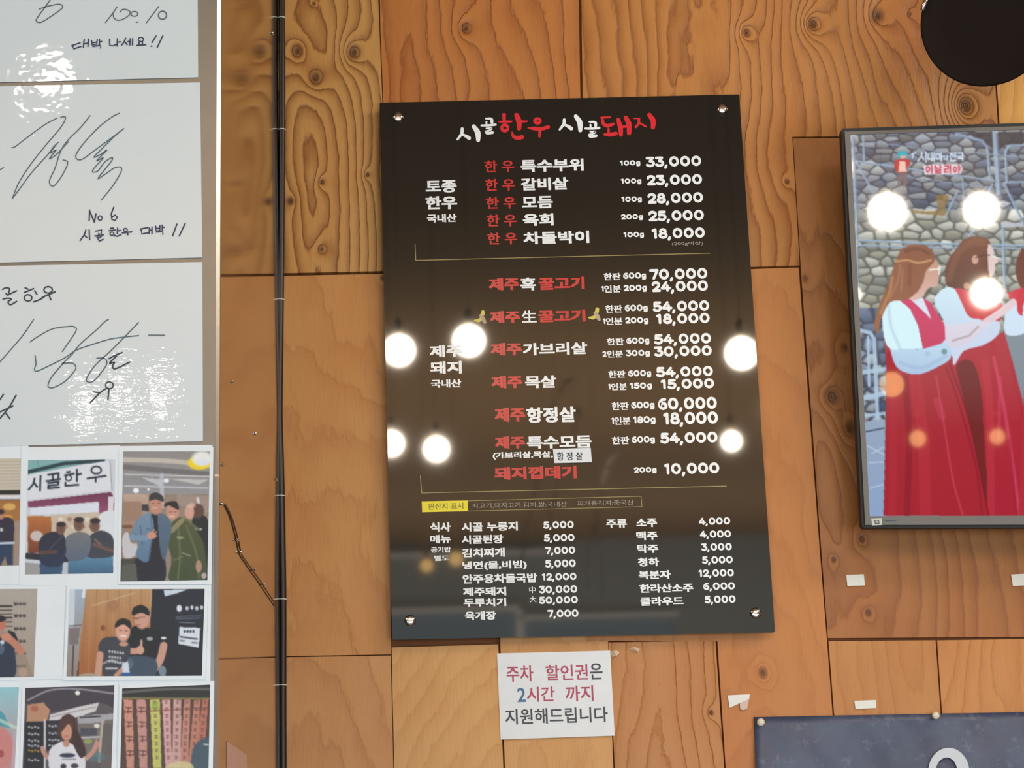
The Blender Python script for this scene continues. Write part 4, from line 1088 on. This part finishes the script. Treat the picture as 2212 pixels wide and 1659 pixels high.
def paint_a(c):
    c.z(*ZA)
    c.poly([(0, 170), (215, 170), (215, 480), (-400, 480), (-400, 170)], (206, 196, 178), 1, False)
    for i in range(9): c.line([(-400, 215 + i * 30), (200, 205 + i * 30)], 6, (170, 156, 134), .8)
    c.line([(-400, 505), (210, 500)], 40, (40, 42, 34)); c.line([(-400, 550), (210, 545)], 40, (226, 226, 228)); c.poly([(-400, 580), (215, 580), (215, 1230), (-400, 1230)], (170, 112, 58), 1, False, (150, 130, 110))
    c.ell(90, 640, 60, 34, (236, 190, 110), .8); c.ell(70, 740, 50, 24, (230, 160, 60), .9); c.poly([(140, 780), (200, 760), (200, 1200), (140, 1200)], (164, 146, 140), .8, False)
    c.poly([(-20, 780), (60, 740), (130, 780), (130, 960), (120, 990), (-20, 990)], (48, 44, 62)); c.ell(14, 860, 16, 20, (200, 200, 206)); c.line([(-10, 990), (130, 985)], 22, (206, 214, 222)); c.poly([(-20, 1000), (125, 1000), (120, 1200), (70, 1200), (50, 1110), (10, 1200), (-20, 1200)], (42, 62, 92), 1, False)
    c.ell(10, 720, 30, 44, (190, 130, 110)); c.ell(10, 690, 32, 24, (50, 40, 40))


def paint_d(c):
    c.z(*ZB)
    c.poly([(-400, 40), (350, 40), (350, 900), (-400, 900)], (178, 170, 160), 1, False, (168, 150, 132))
    for y, w in ((208, 16), (245, 8), (280, 8), (312, 14), (350, 8), (390, 8)): c.line([(-300, y + 4), (105, y - 4)], w, (34, 34, 40), .9)
    for y in (185, 292, 408, 520, 630, 745):
        for k in range(3): c.ell(150 + 34 * k, y, 15, 13, (40, 40, 46), .9); c.ell(150 + 34 * k, y, 6, 5, (160, 150, 140), .9)
        c.line([(128, y - 12), (136, y + 12)], 8, (40, 40, 46))
    c.poly([(-60, 480), (60, 430), (130, 440), (160, 500), (210, 600), (290, 800), (300, 850), (-60, 850)], (150, 132, 116), .6)
    c.poly([(-60, 520), (80, 500), (130, 600), (130, 840), (-60, 840)], (40, 50, 72)); c.poly([(70, 420), (130, 440), (165, 510), (110, 540)], (34, 36, 46)); c.line([(40, 480), (110, 520), (190, 610)], 66, (196, 130, 104), 1, True); c.ell(60, 480, 44, 34, (206, 142, 116))
    c.ell(8, 360, 44, 66, (196, 120, 96)); c.ell(0, 318, 54, 28, (30, 30, 36)); c.ell(20, 530, 20, 20, (206, 214, 222)); c.ell(10, 590, 30, 50, (110, 130, 150), .6); c.ell(205, 800, 40, 40, (190, 160, 136), .8)


def paint_e(c):
    c.z(*ZB)
    c.poly([(590, 40), (1850, 40), (1850, 850), (590, 850)], (30, 34, 48), 1, False, (22, 24, 32))
    c.poly([(600, 45), (790, 45), (740, 380), (690, 850), (590, 850)], (166, 184, 200), 1, False, (150, 132, 120)); c.line([(650, 60), (640, 380)], 50, (216, 226, 236), .8); c.line([(760, 50), (750, 120)], 30, (228, 236, 242)); c.line([(620, 385), (730, 375)], 12, (110, 104, 110)); c.line([(660, 560), (650, 830)], 12, (60, 50, 50)); c.poly([(620, 400), (720, 400), (700, 550), (620, 550)], (120, 104, 104), .8, False)
    c.poly([(780, 50), (1365, 50), (1350, 400), (1250, 850), (700, 850), (720, 500)], (190, 148, 104), 1, False, (166, 94, 44))
    for i in range(12): c.line([(770 + i * 50, 60), (740 + i * 52, 840)], 10, (206, 164, 116) if i % 2 else (150, 92, 48), .35)
    c.ell(1010, 200, 50, 60, (160, 112, 76), .6); c.ell(925, 400, 22, 24, (120, 66, 34), .8); c.line([(830, 200), (1200, 90)], 16, (226, 206, 180), .35); c.line([(1360, 60), (1350, 300)], 8, (200, 180, 120))
    c.poly([(1470, 60), (1700, 50), (1590, 90), (1480, 118)], (206, 220, 234), 1, False)
    c.ell(1610, 225, 24, 32, (226, 232, 240)); [c.ell(1680 + 44 * k, 225 - (k % 2) * 8, 15, 20, (206, 212, 222)) for k in range(4)]
    c.line([(1580, 300), (1810, 290)], 5, (180, 186, 196), .8); c.line([(1585, 318), (1800, 312)], 14, (90, 100, 124), .9); c.line([(1610, 350), (1750, 355)], 7, (170, 176, 186), .9)
    c.poly([(1612, 392), (1800, 400), (1785, 580), (1600, 545)], (222, 228, 236), 1, False); [c.ell(1660 + 26 * k, 432, 10, 14, (60, 64, 80)) for k in range(4)]; c.line([(1620, 480), (1690, 490)], 14, (70, 74, 90)); c.line([(1700, 492), (1770, 500)], 14, (70, 74, 90)); c.line([(1620, 515), (1655, 518)], 12, (90, 94, 110)); c.line([(1725, 532), (1770, 536)], 12, (90, 94, 110))
    # right man
    c.poly([(1170, 420), (1230, 380), (1330, 400), (1460, 440), (1510, 540), (1430, 600), (1400, 700), (1180, 680), (1140, 560)], (18, 20, 26)); c.line([(1470, 560), (1440, 680), (1380, 780)], 70, (206, 156, 136), 1, True); c.poly([(1100, 680), (1250, 650), (1400, 690), (1380, 840), (1110, 840)], (60, 76, 94)); c.ell(1460, 790, 34, 50, (120, 140, 150)); c.ell(1150, 720, 50, 50, (96, 116, 128), .7)
    c.ell(1275, 320, 66, 92, (212, 158, 138)); c.poly([(1190, 290), (1200, 220), (1270, 195), (1330, 230), (1338, 290), (1270, 262)], (20, 20, 24)); c.line([(1200, 310), (1245, 318)], 6, (60, 40, 40)); c.line([(1200, 318), (1300, 300)], 5, (80, 50, 50), .8); c.line([(1225, 372), (1260, 372)], 7, (170, 90, 90)); c.ell(1345, 498, 30, 18, (160, 168, 170)); c.ell(1470, 492, 26, 13, (226, 230, 230)); c.line([(1110, 610), (1220, 610)], 56, (206, 154, 132)); c.ell(1260, 600, 36, 40, (214, 164, 142)); c.line([(1268, 570), (1270, 515)], 22, (214, 164, 142))
    # left man
    c.poly([(880, 590), (920, 500), (1030, 480), (1150, 520), (1170, 640), (1090, 760), (1080, 830), (930, 830), (920, 660)], (58, 60, 68)); c.line([(900, 640), (880, 820)], 60, (206, 156, 132)); c.line([(1040, 830), (1100, 770)], 40, (200, 150, 128))
    c.ell(1105, 430, 66, 92, (222, 166, 144)); c.poly([(1035, 400), (1050, 340), (1110, 315), (1170, 345), (1172, 410), (1110, 368)], (28, 24, 24)); c.line([(1085, 470), (1130, 475)], 12, (246, 236, 230)); c.line([(1070, 420), (1092, 422)], 6, (80, 50, 46)); c.line([(1122, 424), (1145, 428)], 6, (80, 50, 46)); c.ell(1110, 545, 40, 22, (206, 150, 128))
    for k, y in enumerate((612, 660, 700)): [c.ell(985 + 24 * j, y + 3 * j, 9, 13, (216, 218, 222), .9) for j in range(6 - (k % 2))]
    c.line([(930, 720), (1000, 690), (1080, 720)], 16, (190, 194, 200), .8, True); c.line([(955, 765), (1050, 765)], 18, (206, 208, 214), .9)
    c.poly([(1095, 720), (1150, 700), (1165, 800), (1100, 805)], (214, 224, 236)); c.line([(1100, 815), (1165, 815)], 26, (40, 90, 160)); c.ell(800, 830, 90, 24, (176, 160, 140), .9)


def paint_f(c):
    c.z(*ZB)
    c.poly([(-400, 900), (190, 900), (190, 1700), (-400, 1700)], (150, 206, 216), 1, False, (196, 140, 136)); c.poly([(-200, 950), (40, 1180), (90, 1300), (-200, 1250)], (60, 150, 170), .8); c.ell(-10, 1480, 130, 190, (206, 132, 126)); c.ell(10, 1530, 26, 34, (150, 66, 66), .8); c.line([(0, 1230), (150, 1300)], 30, (206, 226, 200), .7); c.poly([(120, 1350), (190, 1300), (190, 1700), (100, 1700)], (196, 176, 190), .7)


def paint_g(c):
    c.z(*ZB)
    c.poly([(200, 900), (1040, 900), (1040, 1700), (200, 1700)], (92, 84, 88), 1, False)
    c.poly([(230, 920), (1030, 910), (1030, 1120), (900, 1070), (450, 1160), (230, 1080)], (66, 58, 68), 1, False); c.line([(250, 1050), (450, 960), (700, 950), (1020, 990)], 16, (170, 168, 176), .8, True); c.ell(697, 985, 22, 20, (246, 246, 236))
    c.poly([(245, 1090), (390, 1070), (450, 1140), (420, 1240), (240, 1240)], (190, 140, 110), 1, False); c.ell(310, 1125, 34, 26, (170, 90, 74), .8)
    c.poly([(450, 1180), (700, 1110), (890, 1070), (860, 1150), (600, 1230), (440, 1240)], (214, 212, 212), 1, False); c.line([(460, 1200), (860, 1110)], 8, (150, 140, 136)); c.poly([(700, 1190), (1020, 1170), (1020, 1260), (700, 1260)], (190, 190, 196), .8, False); c.line([(720, 1205), (900, 1195)], 14, (50, 50, 60))
    c.poly([(230, 1245), (395, 1245), (395, 1700), (215, 1700)], (30, 28, 34), 1, False); c.line([(402, 1230), (402, 1700)], 18, (206, 210, 214)); c.poly([(415, 1235), (560, 1225), (540, 1500), (415, 1500)], (38, 36, 44), 1, False)
    for y in (1290, 1350, 1410, 1455, 1500, 1585): [c.ell(262 + 27 * j, y + (j % 2) * 8, 12, 10, (200, 202, 208) if y != 1500 else (190, 150, 60), .85) for j in range(4)]
    for y in (1280, 1345, 1405, 1455): [c.ell(445 + 27 * j, y + (j % 2) * 6, 12, 10, (196, 198, 206), .85) for j in range(4)]
    c.poly([(700, 1260), (930, 1250), (900, 1560), (700, 1560)], (120, 110, 104), 1, False); c.line([(700, 1390), (890, 1380)], 14, (196, 196, 200)); c.poly([(720, 1300), (870, 1300), (870, 1370), (720, 1370)], (66, 66, 84), .8, False); c.ell(790, 1420, 40, 22, (150, 170, 90), .8); c.line([(920, 1240), (890, 1600)], 22, (190, 176, 160)); c.poly([(940, 1230), (1030, 1220), (1020, 1700), (900, 1700)], (104, 96, 92), .8, False); c.ell(870, 1280, 26, 20, (226, 226, 216)); c.ell(860, 1560, 90, 44, (90, 120, 130), .7)
    c.poly([(530, 1380), (520, 1280), (560, 1200), (620, 1175), (680, 1220), (700, 1320), (760, 1460), (770, 1550), (700, 1570), (640, 1480)], (74, 46, 42)); c.line([(470, 1600), (400, 1530), (380, 1480)], 40, (196, 140, 124), 1, True); c.line([(740, 1600), (820, 1530), (880, 1440)], 40, (200, 146, 128), 1, True); c.line([(390, 1500), (375, 1480)], 14, SK); c.line([(830, 1500), (870, 1400)], 12, SK)
    c.poly([(440, 1520), (500, 1450), (560, 1420), (640, 1440), (700, 1500), (760, 1560), (740, 1700), (470, 1700)], (224, 224, 230)); c.ell(598, 1335, 50, 80, (206, 150, 124)); c.ell(595, 1440, 30, 30, (200, 144, 120)); c.poly([(545, 1340), (540, 1260), (590, 1210), (650, 1240), (655, 1330), (620, 1260)], (80, 50, 44)); c.line([(580, 1375), (610, 1372)], 7, (180, 70, 70)); c.ell(605, 1545, 70, 20, (60, 56, 76)); c.line([(560, 1580), (680, 1580)], 8, (120, 120, 130)); c.ell(570, 1645, 26, 24, (50, 44, 50)); c.ell(670, 1640, 34, 22, (70, 60, 66))
    c.poly([(660, 1300), (720, 1400), (765, 1520), (730, 1570), (680, 1500), (650, 1400)], (60, 38, 38))


def paint_h(c):
    c.z(*ZB)
    c.poly([(1070, 900), (1920, 900), (1920, 1700), (1070, 1700)], (84, 62, 52), 1, False)
    c.poly([(1090, 915), (1910, 910), (1910, 1040), (1090, 1030)], (40, 40, 38), 1, False); c.line([(1100, 980), (1500, 950), (1880, 950)], 24, (120, 124, 116), .7, True); c.line([(1100, 1030), (1880, 1035)], 14, (170, 164, 90), .7)
    cols = [(214, 150, 128), (206, 150, 140), (206, 206, 110), (224, 172, 170), (214, 168, 160), (204, 140, 124), (196, 132, 110), (190, 116, 96)]
    xs = [(1110, 1190), (1225, 1310), (1345, 1435), (1455, 1530), (1560, 1630), (1655, 1710), (1745, 1800), (1820, 1870)]
    for i, ((a, b), col) in enumerate(zip(xs, cols)):
        o = 30 if i < 4 else -20 * (i - 3)
        c.poly([(a, 1045), (b, 1045), (b + o * .5, 1660), (a + o, 1660)], col, 1, False, tuple(v * .95 for v in col))
        for k in range(4 if i < 2 else 9):
            y = (1140 + 130 * k) if i < 2 else (1070 + 62 * k)
            xm = (a + b) / 2 + o * (y - 1045) / 800.
            sz = 26 if i < 2 else 14
            c.line([(xm - sz, y - sz), (xm + sz, y - sz * .8)], sz * .35, (70, 40, 36), .8); c.line([(xm, y - sz), (xm - 3, y + sz)], sz * .3, (70, 40, 36), .8); c.line([(xm - sz * .9, y + sz * .5), (xm + sz, y + sz * .4)], sz * .35, (80, 46, 40), .8)
    c.poly([(1360, 1060), (1420, 1060), (1425, 1130), (1360, 1130)], (120, 150, 60), .5, False)
    c.line([(1100, 1160), (1880, 1120)], 16, (120, 66, 56), .5); c.poly([(1720, 1560), (1760, 1440), (1880, 1400), (1900, 1700), (1730, 1700)], (70, 88, 100)); c.line([(1830, 1445), (1870, 1450)], 12, (220, 226, 226)); c.poly([(1500, 1640), (1600, 1600), (1720, 1620), (1720, 1700), (1480, 1700)], (214, 206, 150), .8)


photo('photograph of a person in dark jacket and jeans, cut by the left edge', [(-140, 968), (46, 964), (45, 1262), (-140, 1266)], [(-95, 992), (45, 990), (41, 1221), (-95, 1224)], .0012, paint_a)
photo('photograph of three men in front of a shop with a big white sign', [(46, 967), (259, 962), (255, 1268), (42, 1264)], [(61, 994), (249, 992), (244.5, 1238), (54, 1241)], .0018, paint_b)
photo('photograph of a man in a denim jacket and a woman in a green coat', [(257, 967), (461, 966), (457, 1262), (254, 1263)], [(266.5, 975), (453.5, 975), (448, 1253), (260, 1256)], .0024, paint_c)
photo('photograph of a man in dark blue before a height chart', [(-190, 1264), (141, 1264), (136, 1467), (-190, 1474)], [(-160, 1273), (81, 1272), (73, 1462), (-160, 1466)], .0014, paint_d)
photo('photograph of two seated men, one with thumb raised, by a wooden door', [(145, 1264), (450, 1264), (444, 1468), (136, 1470)], [(151, 1273), (442, 1272), (436, 1459.5), (143.5, 1461)], .0021, paint_e)
photo('photograph of a turquoise and pink close-up at the lower left corner', [(-170, 1479), (45, 1476), (34, 1760), (-170, 1760)], [(-130, 1486), (41, 1484), (28, 1730), (-130, 1730)], .0011, paint_f)
photo('photograph of a long-haired woman in a white shirt standing before shelves', [(48, 1478), (255, 1473), (247, 1760), (40, 1760)], [(55, 1486), (247, 1480), (238, 1730), (46, 1730)], .0016, paint_g)
photo('photograph of long pink and yellow hanging banners with lettering', [(258, 1477), (463, 1471), (458, 1760), (252, 1760)], [(264, 1487), (454, 1479), (449, 1730), (258, 1730)], .0022, paint_h)
# the mounting sheet behind the photographs
mount = slab('backing_sheet', [(-500, 958), (60, 957), (62, 966), (459, 961), (452, 1760), (-500, 1760)], PF(.0006), (0, .0006, 0), m_photo_paper)
tag(mount, 'large white backing sheet on the cabinet door behind the photographs', 'paper')

# ------------------------------------------------------------------ parking notice, tapes, banner
notice = tag(empty('paper_notice'), 'white paper notice with red, blue and black Korean lettering under the menu board', 'notice')
slab('paper', [(1073.5, 1411.5), (1318, 1405.5), (1328, 1589), (1081.5, 1597.5)], wallpt(-.0025), (0, .0016, 0), m_paper, notice)
pn = wallpt(-.0030)
for s, a, b_, c_, d_, m_ in (('주차', 1093.5, 1151.5, 1438.5, 1473, m_rose), ('할인권', 1178, 1269, 1436.5, 1470.5, m_rose), ('은', 1273.5, 1300.6, 1433, 1468, m_dark),
                             ('2', 1117, 1135, 1486, 1516.5, m_blue), ('시간', 1137.5, 1197.5, 1484, 1516.5, m_rose), ('까지', 1221, 1281, 1481.5, 1515.5, m_rose), ('지원해드립니다', 1091, 1312, 1532, 1565.5, m_dark)):
    text('notice_text', s, a, b_, c_, d_, pn, m_, notice, .018, -.027)
flush_texts()
m_clear = mat('clear_tape', srgb(226, 200, 170), .1, coat=1)
for i, (q, lab) in enumerate((([(1319, 1408), (1330, 1404), (1339, 1409), (1332, 1417), (1322, 1419)], 'scrap of clear sticky tape at the upper right corner of the paper notice'),
                              ([(1358, 1401), (1370, 1397), (1382, 1401), (1379, 1408), (1366, 1406)], 'shiny scrap of clear tape a little right of the paper notice'))):
    f = [P(x, y, -.001 - .004 * (k % 2)) for k, (x, y) in enumerate(q)]
    cc = sum(f) / len(f) + np.array([0, -.004, 0])
    tag(obj('tape_scrap', f + [cc] + [p + np.array([0, .0006, 0]) for p in f], [(k, 5, (k + 1) % 5) for k in range(5)] + [(6, 7, 8, 9, 10)], m_clear), lab, 'tape')
for q, lab in (([(1828, 1242), (1866, 1240.5), (1868.5, 1264.5), (1830.5, 1266)], 'white tape square under the television, left of the other'),
               ([(2184, 1241), (2226, 1239), (2228, 1264), (2188, 1266)], 'white tape square under the television at the right edge of the picture'),
               ([(1845.5, 1514), (1892, 1512), (1893, 1529.5), (1848, 1531.5)], 'narrow white tape strip just above the blue banner')):
    tag(slab('tape_piece', q, wallpt(-.0018), (0, .0014, 0), m_tape), lab, 'tape')
tt = tag(empty('tape_piece'), 'torn white tape with one corner peeled, right of the paper notice', 'tape')
slab('tape_strip', [(1572, 1502), (1620, 1499.5), (1618, 1512), (1598, 1519), (1576, 1529)], wallpt(-.0018), (0, .0014, 0), m_tape, tt)
slab('peeled_corner', [(1598, 1519), (1618, 1510), (1614, 1531), (1606, 1534), (1599, 1532)], wallpt(-.0035), (0, .001, 0), mat('peeled_tape', srgb(214, 186, 170), .6), tt)


def banner_mat():
    m = bpy.data.materials.new('blue_banner_cloth'); m.use_nodes = True
    nt = m.node_tree; N = NT(nt); b = nt.nodes['Principled BSDF']
    tc = nt.nodes.new('ShaderNodeTexCoord')
    n = N.noise(tc.outputs['Object'], 9, 5, .65); n2 = N.noise(tc.outputs['Object'], 45, 4, .7)
    col = N.mix(N.m('MULTIPLY', N.m('SUBTRACT', n, .3), 2.2, clamp=True), srgb(56, 62, 86), srgb(80, 88, 112))
    col = N.mix(N.m('MULTIPLY', N.m('SUBTRACT', n2, .56), 3.0, clamp=True), col, srgb(118, 128, 148))
    nt.links.new(col, b.inputs['Base Color']); b.inputs['Roughness'].default_value = .45
    bp = nt.nodes.new('ShaderNodeBump'); bp.inputs['Distance'].default_value = .004; bp.inputs['Strength'].default_value = .5
    nt.links.new(n, bp.inputs['Height']); nt.links.new(bp.outputs[0], b.inputs['Normal'])
    return m


ban = tag(empty('wall_banner'), 'blue-grey cloth banner with a white rounded letter pinned low on the wall', 'banner')
g = Canvas([(1628, 1549), (2600, 1531), (2612, 1960), (1646, 1960)], 60, 26, (0, 0, 0))
Vb = []
for a, b_ in zip(g.X.ravel(), g.Y.ravel()):
    w_ = .0028 * math.sin((a * .013 + b_ * .02)) + .002 * math.sin(a * .05 - b_ * .035)
    Vb.append(P(a, b_, -.0065 + w_))
h_, w__ = g.X.shape; ix = np.arange(h_ * w__).reshape(h_, w__)
fb_ = [tuple(int(v) for v in q) for q in np.stack([ix[:-1, :-1], ix[1:, :-1], ix[1:, 1:], ix[:-1, 1:]], -1).reshape(-1, 4)]
cloth = obj('cloth', Vb, fb_, banner_mat(), ban, True)
sol = cloth.modifiers.new('thickness', 'SOLIDIFY'); sol.thickness = .0008
m_letter = mat('white_letter_print', srgb(206, 212, 220), .6)
strokes('letter', [[(2047 + 34 * math.cos(t) * (1.0), 1668 - 42 * math.sin(t), 21 + 5 * math.cos(t)) for t in np.linspace(0, 2 * math.pi, 22)]], wallpt(-.0122), m_letter, ban)
for x, y, lab in ((1643, 1560.5, 'round white pin at the upper left corner of the blue banner'), (2020.5, 1546, 'round white pin on the top edge of the blue banner, above the letter')):
    pin = tag(empty('push_pin'), lab, 'pin')
    c = P(x, y, -.0105)
    sphere('pin_head', (c[0], c[1] - .003, c[2]), .0062, mat('cream_plastic', srgb(222, 214, 186), .3), pin, 18, (1, .7, 1))
    lathe('pin_shaft', [(.0008, 0), (.0006, .0095)], c, (0, 1, 0), m_chrome, pin, 8)

# ------------------------------------------------------------------ dark round lamp head, upper right
lamp = tag(empty('spot_lamp'), 'large dark round lamp head cut by the upper right corner of the picture', 'lamp')
YL = -.30
lc = P(2130, 44, YL)
tocam = CAM - lc; tocam /= np.linalg.norm(tocam)
axis = tocam * .96 + np.array([-.18, 0, .18]); axis /= np.linalg.norm(axis)
R0 = float(np.linalg.norm(P(2271, 44, YL) - lc))
lathe('lamp_housing', [(.03, -.10), (.06, -.095), (.085, -.075), (R0 * .97, -.02), (R0, -.004), (R0, .001), (R0 * .985, .004), (R0 * .95, .001), (R0 * .6, -.001), (.004, -.002)], lc, axis, m_lamp, lamp, 72)
k = P(2222, -62, YL - .03)
lathe('lamp_knob', [(.02, -.05), (.05, -.045), (.056, -.02), (.056, .0), (.05, .006), (.012, .008)], k, axis, mat('rosy_chrome', srgb(190, 160, 150), .2, .8), lamp, 40)
tube('lamp_arm', spline([lc - axis * .09, lc - axis * .13 + np.array([-.02, 0, .05]), P(2040, -160, YL + .1), np.array([P(2040, -160, YL + .1)[0], -.16, 3.35]), np.array([P(2040, -160, YL)[0], -.01, 3.5])], 6), .011, m_chrome, lamp)
ck = P(1998, 4, YL + .02)
tube('lamp_yoke', spline([P(1992, 22, YL + .015), P(1999, 4, YL + .01), P(2010, -12, YL + .02), P(2050, -60, YL + .06), lc - axis * .09], 5), .0045, m_chrome, lamp)

# ------------------------------------------------------------------ globe bulbs of the room (seen mirrored in the board, screen and films)
m_globe = mat('opal_globe', (.8, .8, .8, 1), .3, emit=(1.0, .87, .70, 1), es=GLOBE_E)
m_cordc = mat('light_cord', srgb(150, 120, 90), .6); m_brass = mat('brass', (.7, .5, .25, 1), .3, 1)
m_amber = mat('amber_globe', (.8, .6, .3, 1), .3, emit=(1.0, .62, .22, 1), es=AMBER_E)


def mirrored(px, py, p0, n, H):
    h = hit(px, py, p0, n); d = ray(px, py); n = np.asarray(n, float); r = d - 2 * np.dot(d, n) * n
    return h + r * ((H - h[2]) / r[2])


BN = np.array([0., 1, 0])
spots = []
for a, H, r, m_, lab in (((862, 757), 3.2, .048, 0, 'over the hall, mirrored at the left edge of the menu board'),
                         ((1013, 736), 3.2, .048, 0, 'over the hall, mirrored beside the white text of the menu board'),
                         ((1602, 763), 3.0, .045, 0, 'over the hall, mirrored at the right edge of the menu board'),
                         ((845, 958), 3.2, .046, 0, 'farther back, mirrored low at the left edge of the menu board'),
                         ((943, 970), 3.2, .046, 0, 'farther back, mirrored low in the left half of the menu board'),
                         ((1580, 953), 2.97, .032, 0, 'farther back, mirrored low at the right of the menu board'),
                         ((985, 1208), 3.2, .032, 1, 'of amber glass, mirrored near the small dish names'),
                         ((922, 1222), 3.2, .030, 1, 'of amber glass, mirrored low at the left of the menu board')):
    spots.append((mirrored(*a, (0, YB, 0), BN, H), r, m_, lab))
for a, H, r, m_, lab in (((1917, 457), 2.93, .052, 0, 'mirrored at the left of the television screen'), ((2120, 452), 3.1, .058, 0, 'mirrored at the right of the television screen'), ((2130, 633), 2.9, .056, 0, 'mirrored on the second woman'),
                         ((1842, 635), 2.6, .018, 0, 'mirrored at the very left of the television screen'), ((1927, 830), 2.38, .026, 1, 'of amber glass, mirrored on the first red skirt'), ((1983, 947), 2.3, .022, 1, 'of amber glass, mirrored lower on the first red skirt'), ((2155, 943), 2.3, .021, 1, 'of amber glass, mirrored on the second red skirt')):
    spots.append((mirrored(*a, TP0, TN, H), r, m_, lab))
for a, H, r, lab in (((108, 178), 3.6, .055, 'mirrored between the two upper autograph sheets'), ((185, 880), 3.2, .028, 'mirrored left in the lowest autograph sheet'), ((262, 850), 3.2, .028, 'mirrored in the middle of the lowest autograph sheet'), ((350, 855), 3.2, .028, 'mirrored right in the lowest autograph sheet')):
    spots.append((mirrored(*a, (0, YF, 0), BN, H), r, 0, lab))
for X, r, amber, lab in spots:
    X = np.array(X)
    if X[1] < -11.4: X[1] = -11.4
    t = tag(empty('globe_lamp'), 'round hanging globe bulb ' + lab, 'lamp', 'globe bulbs hanging in the room')
    sphere('bulb', X, r, m_amber if amber else m_globe, t, 24)
    lathe('socket', [(.010, r * .95), (.012, r * 1.05), (.012, r + .04), (.005, r + .05)], X, (0, 0, 1), m_brass, t, 12)
    tube('cord', [(X[0], X[1], X[2] + r + .05), (X[0], X[1], 4.199)], .0013, m_cordc, t, 6)

# ------------------------------------------------------------------ hanging strands that show as reflections in the lower board
def in_mirror(px, py, y):
    h = P(px, py, YB); d = ray(px, py) * np.array([1, -1, 1]); return h + d * ((y - h[1]) / d[1])


m_dry = mat('shiny_beads', (.95, .93, .88, 1), .22, 1)
gl = tag(empty('bead_garland'), 'strands of tiny shiny beads mirrored faintly in the lower menu board', 'garland', None)
for st in ([(1238, 822), (1222, 828), (1208, 850), (1196, 880), (1190, 905), (1192, 950)], [(1176, 1010), (1160, 1050), (1152, 1080), (1147, 1110), (1138, 1140), (1132, 1180), (1128, 1210)], [(1205, 1040), (1200, 1075), (1190, 1100), (1194, 1130), (1212, 1180)],
           [(1335, 975), (1318, 990), (1308, 1020), (1300, 1050), (1295, 1090), (1285, 1130), (1275, 1170), (1268, 1230), (1268, 1290)], [(1290, 1110), (1288, 1160), (1300, 1230), (1302, 1290)], [(1240, 930), (1248, 900), (1252, 880)]):
    q = spline([in_mirror(x, y, -4.7) for x, y in st], 5)
    V_ = []; F_ = []
    for p in q:
        for _ in range(2):
            c_ = p + RNG.normal(0, .005, 3); sz = RNG.uniform(.0018, .0058); b0 = len(V_)
            V_ += [c_ + sz * np.array(v) for v in ((1, 0, 0), (-1, 0, 0), (0, 1, 0), (0, -1, 0), (0, 0, 1.6), (0, 0, -1.6))]
            F_ += [(b0 + i_, b0 + j_, b0 + k_) for i_, j_, k_ in ((0, 2, 4), (2, 1, 4), (1, 3, 4), (3, 0, 4), (2, 0, 5), (1, 2, 5), (3, 1, 5), (0, 3, 5))]
    tag(obj('beads', V_, F_, m_dry, gl), kind='stuff')
    tube('thread', [q[0], np.array([q[0][0], q[0][1], 4.199])], .0006, m_dry, gl, 5)
